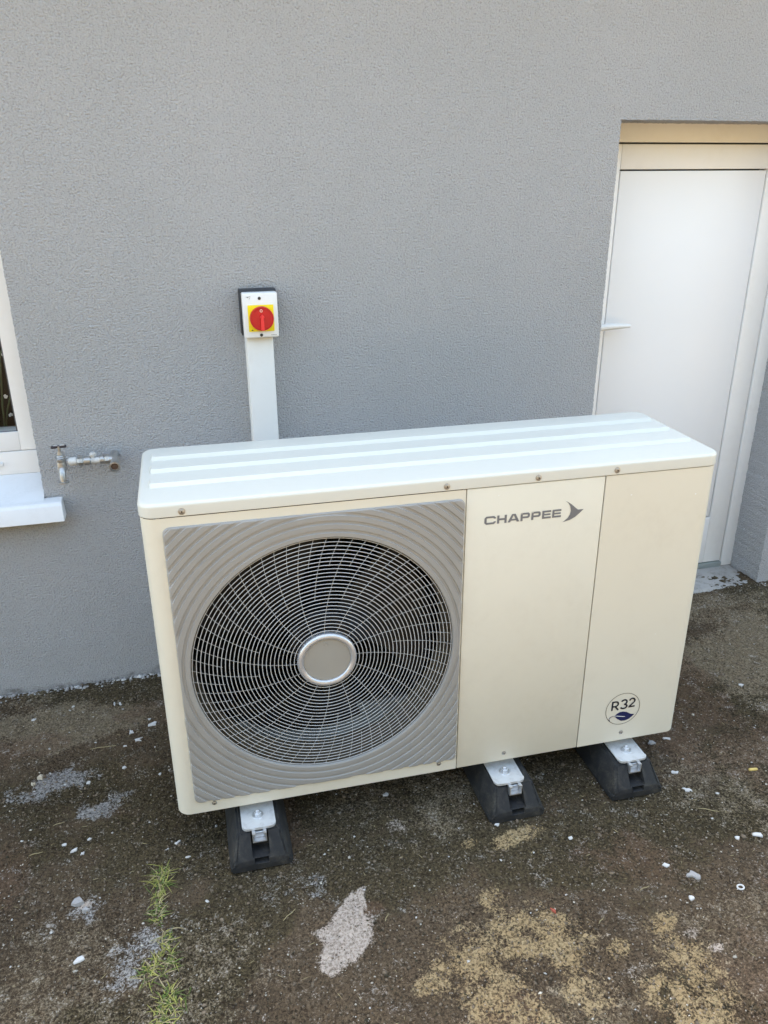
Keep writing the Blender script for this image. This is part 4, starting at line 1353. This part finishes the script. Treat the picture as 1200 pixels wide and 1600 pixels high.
F = 'paint flakes scattered on the ground'
chips = [
 (0.156, -0.264, .0130, .0080, .5, 'largest white paint flake, beside the left edge of the heat pump near the wall', 'flake'),
 (0.145, -0.240, .0065, .0035, .3, 'thin white flake touching the large flake just behind it near the wall', 'flake'),
 (0.095, -0.291, .0062, .0095, .2, 'oval white flake left of the largest flake', 'flake'),
 (0.114, -0.331, .0125, .0085, .7, 'star shaped pale flake in front of the oval white flake', 'flake'),
 (0.040, -0.134, .0030, .0080, .0, 'narrow upright white flake near the wall foot, left one of a pair', 'flake'),
 (0.056, -0.138, .0045, .0085, .2, 'broader upright white flake near the wall foot, right one of a pair', 'flake'),
 (-0.188, -0.158, .0055, .0045, .4, 'square white flake near the wall foot at the left edge', 'flake'),
 (-0.080, -0.119, .0050, .0035, .4, 'small white flake on mossy ground below the window sill end', 'flake'),
 (0.080, -0.352, .0065, .0040, .3, 'white crumb left of the star shaped flake', 'flake'),
 (0.080, -0.444, .0070, .0050, .5, 'white flake on dark ground left of the heat pump, halfway to its front corner', 'flake'),
 (-0.009, -0.475, .0060, .0060, .2, 'round pale flake between the two grey cement stains', 'flake'),
 (0.176, -0.495, .0060, .0040, .9, 'white flake close against the left edge of the casing', 'flake'),
 (-0.047, -0.691, .0075, .0050, .2, 'white flake, leftmost of three in a diagonal row on the left', 'flake'),
 (-0.023, -0.714, .0090, .0050, .5, 'white flake, middle one of three in a diagonal row on the left', 'flake'),
 (-0.004, -0.729, .0055, .0040, .3, 'white flake, rightmost and nearest of three in a diagonal row', 'flake'),
 (0.009, -0.685, .0050, .0030, .1, 'thin white flake just behind the diagonal row of three flakes', 'flake'),
 (0.216, -0.753, .0075, .0035, .7, 'slanting white flake in front of the bottom left corner of the casing', 'flake'),
 (0.238, -0.804, .0065, .0022, .1, 'flat white sliver right of the grass tuft top', 'flake'),
 (0.016, -1.029, .0110, .0062, .3, 'white flake alone on bare ground at the lower left', 'flake'),
 (1.576, -0.712, .0120, .0075, -.5, 'large white flake behind the right rubber foot', 'flake'),
 (1.520, -0.837, .0100, .0060, -.6, 'long white flake right of the right rubber foot', 'flake'),
 (1.513, -0.903, .0105, .0055, -.7, 'white flake in front of the right rubber foot on its right side', 'flake'),
 (1.938, -0.546, .0085, .0060, -.3, 'white flake at the right edge beyond the heat pump', 'flake'),
 (1.534, -1.079, .0085, .0050, -.4, 'grey white flake near the right edge left of a brighter one', 'flake'),
 (1.589, -1.083, .0110, .0070, -.5, 'bright white flake near the right edge below the cigarette butt', 'flake'),
 (1.320, -1.112, .0075, .0060, -.2, 'small white flake left of the large speckled flake', 'flake'),
 (1.325, -1.206, .0065, .0060, .2, 'white crumb in front of the large speckled flake', 'flake'),
 (1.145, -0.976, .0065, .0050, .1, 'oval white pebble like flake in front of the gap between two feet', 'flake'),
 (0.986, -0.894, .0060, .0045, .1, 'white flake right in front of the middle rubber foot', 'flake'),
 (0.744, -0.725, .0070, .0055, .1, 'pale flake under the fan panel in the shadow of the unit', 'flake'),
]
for x, y, w_, l_, rot, lab, cat in chips:
    chip('paint_flake', x, y, w_, l_, rot, lab, cat, star=0.35 if 'star' in lab else 0.0, group=F)
chip('paint_flake', 1.365, -1.151, .0130, .0105, -.5, 'large speckled grey white flake on the open ground at the right', 'flake', 'greystone', 0.003, group=F)
chip('paint_flake', 1.523, -0.716, .0130, .0070, -.4, 'dull grey flake behind the right rubber foot next to a large white one', 'flake', 'greystone', group=F)
chip('pebble', -0.133, -0.430, .0080, .0070, .2, 'cream pebble on the upper grey cement stain at the left', 'stone', 'creamstone', 0.008)
chip('pebble', -0.150, -0.452, .0055, .0045, .2, 'small cream pebble beside the larger cream pebble at the left', 'stone', 'creamstone', 0.006)
chip('mortar_lump', 0.000, -0.878, .0130, .0100, .4, 'grey mortar lump on bare ground at the left, larger of two', 'mortar', 'greystone', 0.007)
chip('mortar_lump', 0.018, -0.902, .0080, .0080, .4, 'grey mortar lump on bare ground at the left, smaller of two', 'mortar', 'greystone', 0.006)
chip('brick_chip', 1.013, -1.157, .0035, .0075, .5, 'tiny red brick chip at the top of the ochre stain', 'chip', 'brickbit', 0.003)
# cigarette butt and ring
bm = tube(bmesh.new(), [(-0.013, 0, 0.0042), (0.004, 0, 0.0042)], 0.0040, 12)
lathe(bm, [(0.0040, 0), (0.0036, 0.004), (0.002, 0.006)], (0.004, 0, 0.0042), (1, 0, 0), 12)
o = link('cigarette_butt', bm, 'filter', smooth=40, loc=(1.726, -0.886, gz(1.726, -0.886) + 0.002))
o.rotation_euler = (0, 0, -0.15)
tag(o, 'yellow cigarette butt lying on the dark ground near the right edge', 'cigarette butt')
o = link('washer_ring', tube(bmesh.new(), [(0.0075 * math.cos(2 * PI * k / 24), 0.0062 * math.sin(2 * PI * k / 24), 0.002) for k in range(24)], 0.0020, 8, closed=True), 'flake', smooth=80, loc=(1.447, -1.209, gz(1.447, -1.209) + 0.002))
tag(o, 'small white ring lying on the ground at the right', 'ring')
# dry twigs
tw = [(-0.11, -0.708, .030, .05, 'pale dry twig at the left edge left of the three flakes in a row'), (-0.069, -0.619, .026, .15, 'pale dry twig on dark ground at the left above the three flakes'),
      (0.02, -0.345, .070, -.06, 'thin straight dry stalk beside the light brown patch near the wall'), (1.52, -0.985, .050, -.55, 'thin curved dry stem at the right below the cigarette butt'),
      (1.10, -1.212, .022, .5, 'short pale twig beside the ochre stain'), (0.655, -1.085, .022, .9, 'short pale twig right of the pinkish white patch'), (0.45, -1.03, .038, .6, 'pale dry stalk left of the pinkish white patch'),
      (1.235, -1.16, .028, .1, 'thin pale twig on open ground left of the white ring')]
for x, y, l, a, lab in tw:
    bm = tube(bmesh.new(), [(-l / 2, 0, 0), (-l / 6, 0.002, 0.001), (l / 6, 0.0005, 0.0012), (l / 2, 0.003, 0)], [0.0007, 0.0011, 0.0010, 0.0006], 6)
    o = link('twig', bm, 'straw', smooth=60, loc=(x, y, gz(x, y) + 0.0035))
    o.rotation_euler = (0, 0, a)
    tag(o, lab, 'twig', 'dry twigs on the ground')

# grass tufts along the crack
def tuft(x, y, n, spread, ln, label, mix):
    rg = random.Random(int((x + y * 7) * 10000))
    t = thing('grass_tuft', label, 'grass tuft', (x, y, gz(x, y) + 0.001), 0, 'grass tufts growing in the ground crack at the left')
    for mat, share in (('grassa', mix * 0.8), ('grassb', 1 - mix), ('straw', 0.25)):
        bm = bmesh.new()
        for _ in range(max(3, int(n * 1.35 * share))):
            bx, by = rg.gauss(0, spread[0] * 0.8), rg.gauss(0, spread[1] * 1.25)
            a = rg.random() * 2 * PI
            l = ln * (0.22 + 0.85 * rg.random() ** 1.5)
            up_ = 0.10 + 0.45 * rg.random()
            wd = 0.0007 + 0.0009 * rg.random()
            bend = rg.uniform(-0.8, 0.8)
            prev = None
            px, py, pz = bx, by, -0.001
            for k in range(5):
                f = k / 4
                aa = a + bend * f
                ww = wd * (1 - f) ** 0.7 + 0.0001
                L = bm.verts.new((px - math.sin(aa) * ww, py + math.cos(aa) * ww, pz))
                Cc = bm.verts.new((px, py, pz - ww * 0.5))
                R = bm.verts.new((px + math.sin(aa) * ww, py - math.cos(aa) * ww, pz))
                if prev:
                    bm.faces.new((prev[0], prev[1], Cc, L))
                    bm.faces.new((prev[1], prev[2], R, Cc))
                prev = (L, Cc, R)
                stp = l / 4
                rise = up_ * (1 - 1.5 * f)
                px += math.cos(aa) * stp * math.sqrt(max(0.05, 1 - rise * rise))
                py += math.sin(aa) * stp * math.sqrt(max(0.05, 1 - rise * rise))
                pz = max(0.0015, pz + rise * stp)
        stuff(link('blades', bm, mat, t, smooth=60, recalc=False))
tuft(0.178, -0.848, 46, (.010, .012), .050, 'grass tuft at the far end of the crack, nearest the left rubber foot', 0.45)
tuft(0.170, -0.905, 44, (.010, .014), .034, 'yellowish grass tuft second along the crack from the left rubber foot', 0.5)
tuft(0.171, -0.958, 40, (.008, .012), .032, 'small fresh green grass tuft third along the crack', 0.75)
tuft(0.190, -1.028, 26, (.010, .014), .036, 'sparse dry grass tuft in the middle of the crack', 0.3)
tuft(0.190, -1.075, 34, (.009, .012), .036, 'green grass tuft in the middle of the crack, right of the spreading one', 0.7)
tuft(0.158, -1.090, 46, (.014, .012), .048, 'wide spreading grass tuft left of the crack', 0.6)
tuft(0.194, -1.162, 56, (.014, .016), .036, 'dense green grass tuft near the bottom edge', 0.65)
tuft(0.180, -1.205, 44, (.016, .012), .036, 'pale grass tuft cut by the bottom edge', 0.5)

# ------------------------------------------------------------------ grit, crumbs and litter too small to count
def scatter(name, mat, pts, sizes, rg, flat=0.6, lift=0.0):
    """low octahedra-like bits joined in one mesh, built with numpy"""
    n = len(pts)
    base = np.array([(1, 0, 0), (0.3, 0.95, 0), (-0.8, 0.6, 0), (-0.8, -0.6, 0), (0.3, -0.95, 0), (0.1, 0.1, 1), (0, 0, -0.6)], float)
    tri = np.array([(0, 1, 5), (1, 2, 5), (2, 3, 5), (3, 4, 5), (4, 0, 5), (1, 0, 6), (2, 1, 6), (3, 2, 6), (4, 3, 6), (0, 4, 6)])
    a = rg.random(n) * 2 * np.pi
    jit = 1 + (rg.random((n, 7, 3)) - 0.5) * 0.7
    V = base[None] * jit
    asp = 0.55 + 0.9 * rg.random(n)
    V[:, :, 1] *= asp[:, None]
    V[:, :, 2] *= flat
    V *= sizes[:, None, None]
    c, s = np.cos(a)[:, None], np.sin(a)[:, None]
    X = V[:, :, 0] * c - V[:, :, 1] * s + pts[:, 0:1]
    Y = V[:, :, 0] * s + V[:, :, 1] * c + pts[:, 1:2]
    Z = V[:, :, 2] + (ground_z(pts[:, 0], pts[:, 1]) + lift)[:, None] + 0.0012
    co = np.stack([X, Y, Z], -1).reshape(-1, 3)
    fc = (tri[None] + (np.arange(n) * 7)[:, None, None]).reshape(-1, 3)
    me = bpy.data.meshes.new(name)
    me.vertices.add(len(co))
    me.vertices.foreach_set('co', co.astype(np.float32).ravel())
    me.loops.add(len(fc) * 3)
    me.loops.foreach_set('vertex_index', fc.astype(np.int32).ravel())
    me.polygons.add(len(fc))
    me.polygons.foreach_set('loop_start', np.arange(0, len(fc) * 3, 3, dtype=np.int32))
    me.polygons.foreach_set('loop_total', np.full(len(fc), 3, dtype=np.int32))
    me.update(calc_edges=True)
    me.materials.append(M[mat])
    o = bpy.data.objects.new(name, me)
    COL.objects.link(o)
    return stuff(o)


rgn = np.random.default_rng(5)
def rpts(n, x0, x1, y0, y1):
    return np.stack([rgn.uniform(x0, x1, n), rgn.uniform(y0, y1, n)], -1)
p = rpts(26000, -0.42, 2.7, -1.72, 0.0)
scatter('brown_grit', 'grit', p, rgn.lognormal(math.log(0.0019), 0.40, len(p)), rgn, 0.8)
p = rpts(9000, -0.42, 2.7, -1.72, 0.0)
keep = fbm(p[:, 0], p[:, 1], 5, 3, 200) > 0.47
p = p[keep]
scatter('moss_crumbs', 'soil', p, rgn.lognormal(math.log(0.0018), 0.35, len(p)), rgn, 0.8)
p = rpts(6000, -0.42, 2.7, -1.72, 0.0)
keep = rgn.random(len(p)) < 0.15 + 0.85 * (fbm(p[:, 0], p[:, 1], 6, 3, 210) > 0.52)
p = p[keep]
scatter('pale_grit', 'grit_pale', p, np.minimum(rgn.lognormal(math.log(0.0013), 0.42, len(p)), 0.0042), rgn, 0.7)
p = rpts(420, -0.42, 2.7, -1.72, 0.0)
scatter('white_crumbs', 'flake', p, np.minimum(rgn.lognormal(math.log(0.0022), 0.4, len(p)), 0.0048), rgn, 0.5)
# crumbled render along the foot of the wall
n = 900
xx = rgn.uniform(-0.42, 2.7, n)
yy = -np.abs(rgn.normal(0, 0.014, n)) - 0.002
ok = (xx < 1.55) | (xx > 2.41)
dens = (fbm(xx, yy * 0, 9, 3, 220) > 0.45) | (rgn.random(n) < 0.4)
p = np.stack([xx, yy], -1)[ok & dens]
scatter('render_crumbs', 'greystone', p, np.minimum(rgn.lognormal(math.log(0.0036), 0.45, len(p)), 0.010), rgn, 0.8)
n = 420
xx = rgn.uniform(-0.42, 2.7, n)
yy = -np.abs(rgn.normal(0, 0.012, n)) - 0.003
ok = ((xx < 1.55) | (xx > 2.41)) & ((np.abs(xx - 0.12) < 0.13) | (rgn.random(n) < 0.25))
p = np.stack([xx, yy], -1)[ok]
scatter('white_crumbs', 'flake', p, np.minimum(rgn.lognormal(math.log(0.0038), 0.4, len(p)), 0.010), rgn, 0.8)
# short dry needles
bm = bmesh.new()
for k in range(520):
    x, y = rgn.uniform(-0.42, 2.6), rgn.uniform(-1.7, -0.02)
    l, a = rgn.uniform(0.005, 0.018), rgn.uniform(0, 2 * PI)
    z = gz(x, y) + 0.004
    dx, dy = math.cos(a) * l, math.sin(a) * l
    ex, ey = -math.sin(a) * 0.0007, math.cos(a) * 0.0007
    v = [bm.verts.new(q) for q in ((x - ex, y - ey, z), (x + dx, y + dy, z + 0.001), (x + ex, y + ey, z), (x + dx * .5, y + dy * .5, z + 0.0016))]
    bm.faces.new((v[0], v[1], v[3]))
    bm.faces.new((v[1], v[2], v[3]))
    bm.faces.new((v[2], v[0], v[3]))
stuff(link('dry_needles', bm, 'straw', smooth=0, recalc=False))

# ------------------------------------------------------------------ unseen greenery added behind the camera to shape the light
hg = thing('added_hedge', 'unseen greenery added across the yard to shape the light on the house', 'added_hedge', (1.0, -7.2, 0))
nx, nz = 120, 26
U_, V_ = np.meshgrid(np.linspace(-13, 13, nx), np.linspace(0, 1, nz))
bulge = 0.55 * np.sin(np.pi * np.clip(V_, 0.06, 1)) + 0.35 * (fbm(U_, V_ * 3.6, 1.6, 4, 300) - 0.5) * 2
top_ = 4.1 + 0.5 * (fbm(U_, U_ * 0, 0.8, 3, 310) - 0.5)
bm = bmesh.new()
for sgn in (1, -1):
    g = [[bm.verts.new((U_[j, i], sgn * max(0.02, bulge[j, i] + 0.15) if j < nz - 1 else 0.0, V_[j, i] * top_[j, i])) for i in range(nx)] for j in range(nz)]
    for j in range(nz - 1):
        for i in range(nx - 1):
            bm.faces.new((g[j][i], g[j][i + 1], g[j + 1][i + 1], g[j + 1][i]))
link('added_foliage', bm, 'added_hedge', hg, smooth=0)
bm = bmesh.new()
for _ in range(7000):
    j, i = rgn.integers(0, nz - 1), rgn.integers(0, nx - 1)
    c = Vector((U_[j, i] + rgn.uniform(-.1, .1), bulge[j, i] + 0.15 + rgn.uniform(-0.02, 0.10), V_[j, i] * top_[j, i] + rgn.uniform(-.07, .07)))
    e1 = Vector(rgn.normal(0, 1, 3)).normalized() * 0.06
    e2 = e1.orthogonal().normalized() * 0.032
    bm.faces.new([bm.verts.new(c + q) for q in (-e1, e2, e1, -e2)])
stuff(link('added_leaves', bm, 'added_hedge', hg, smooth=0, recalc=False))
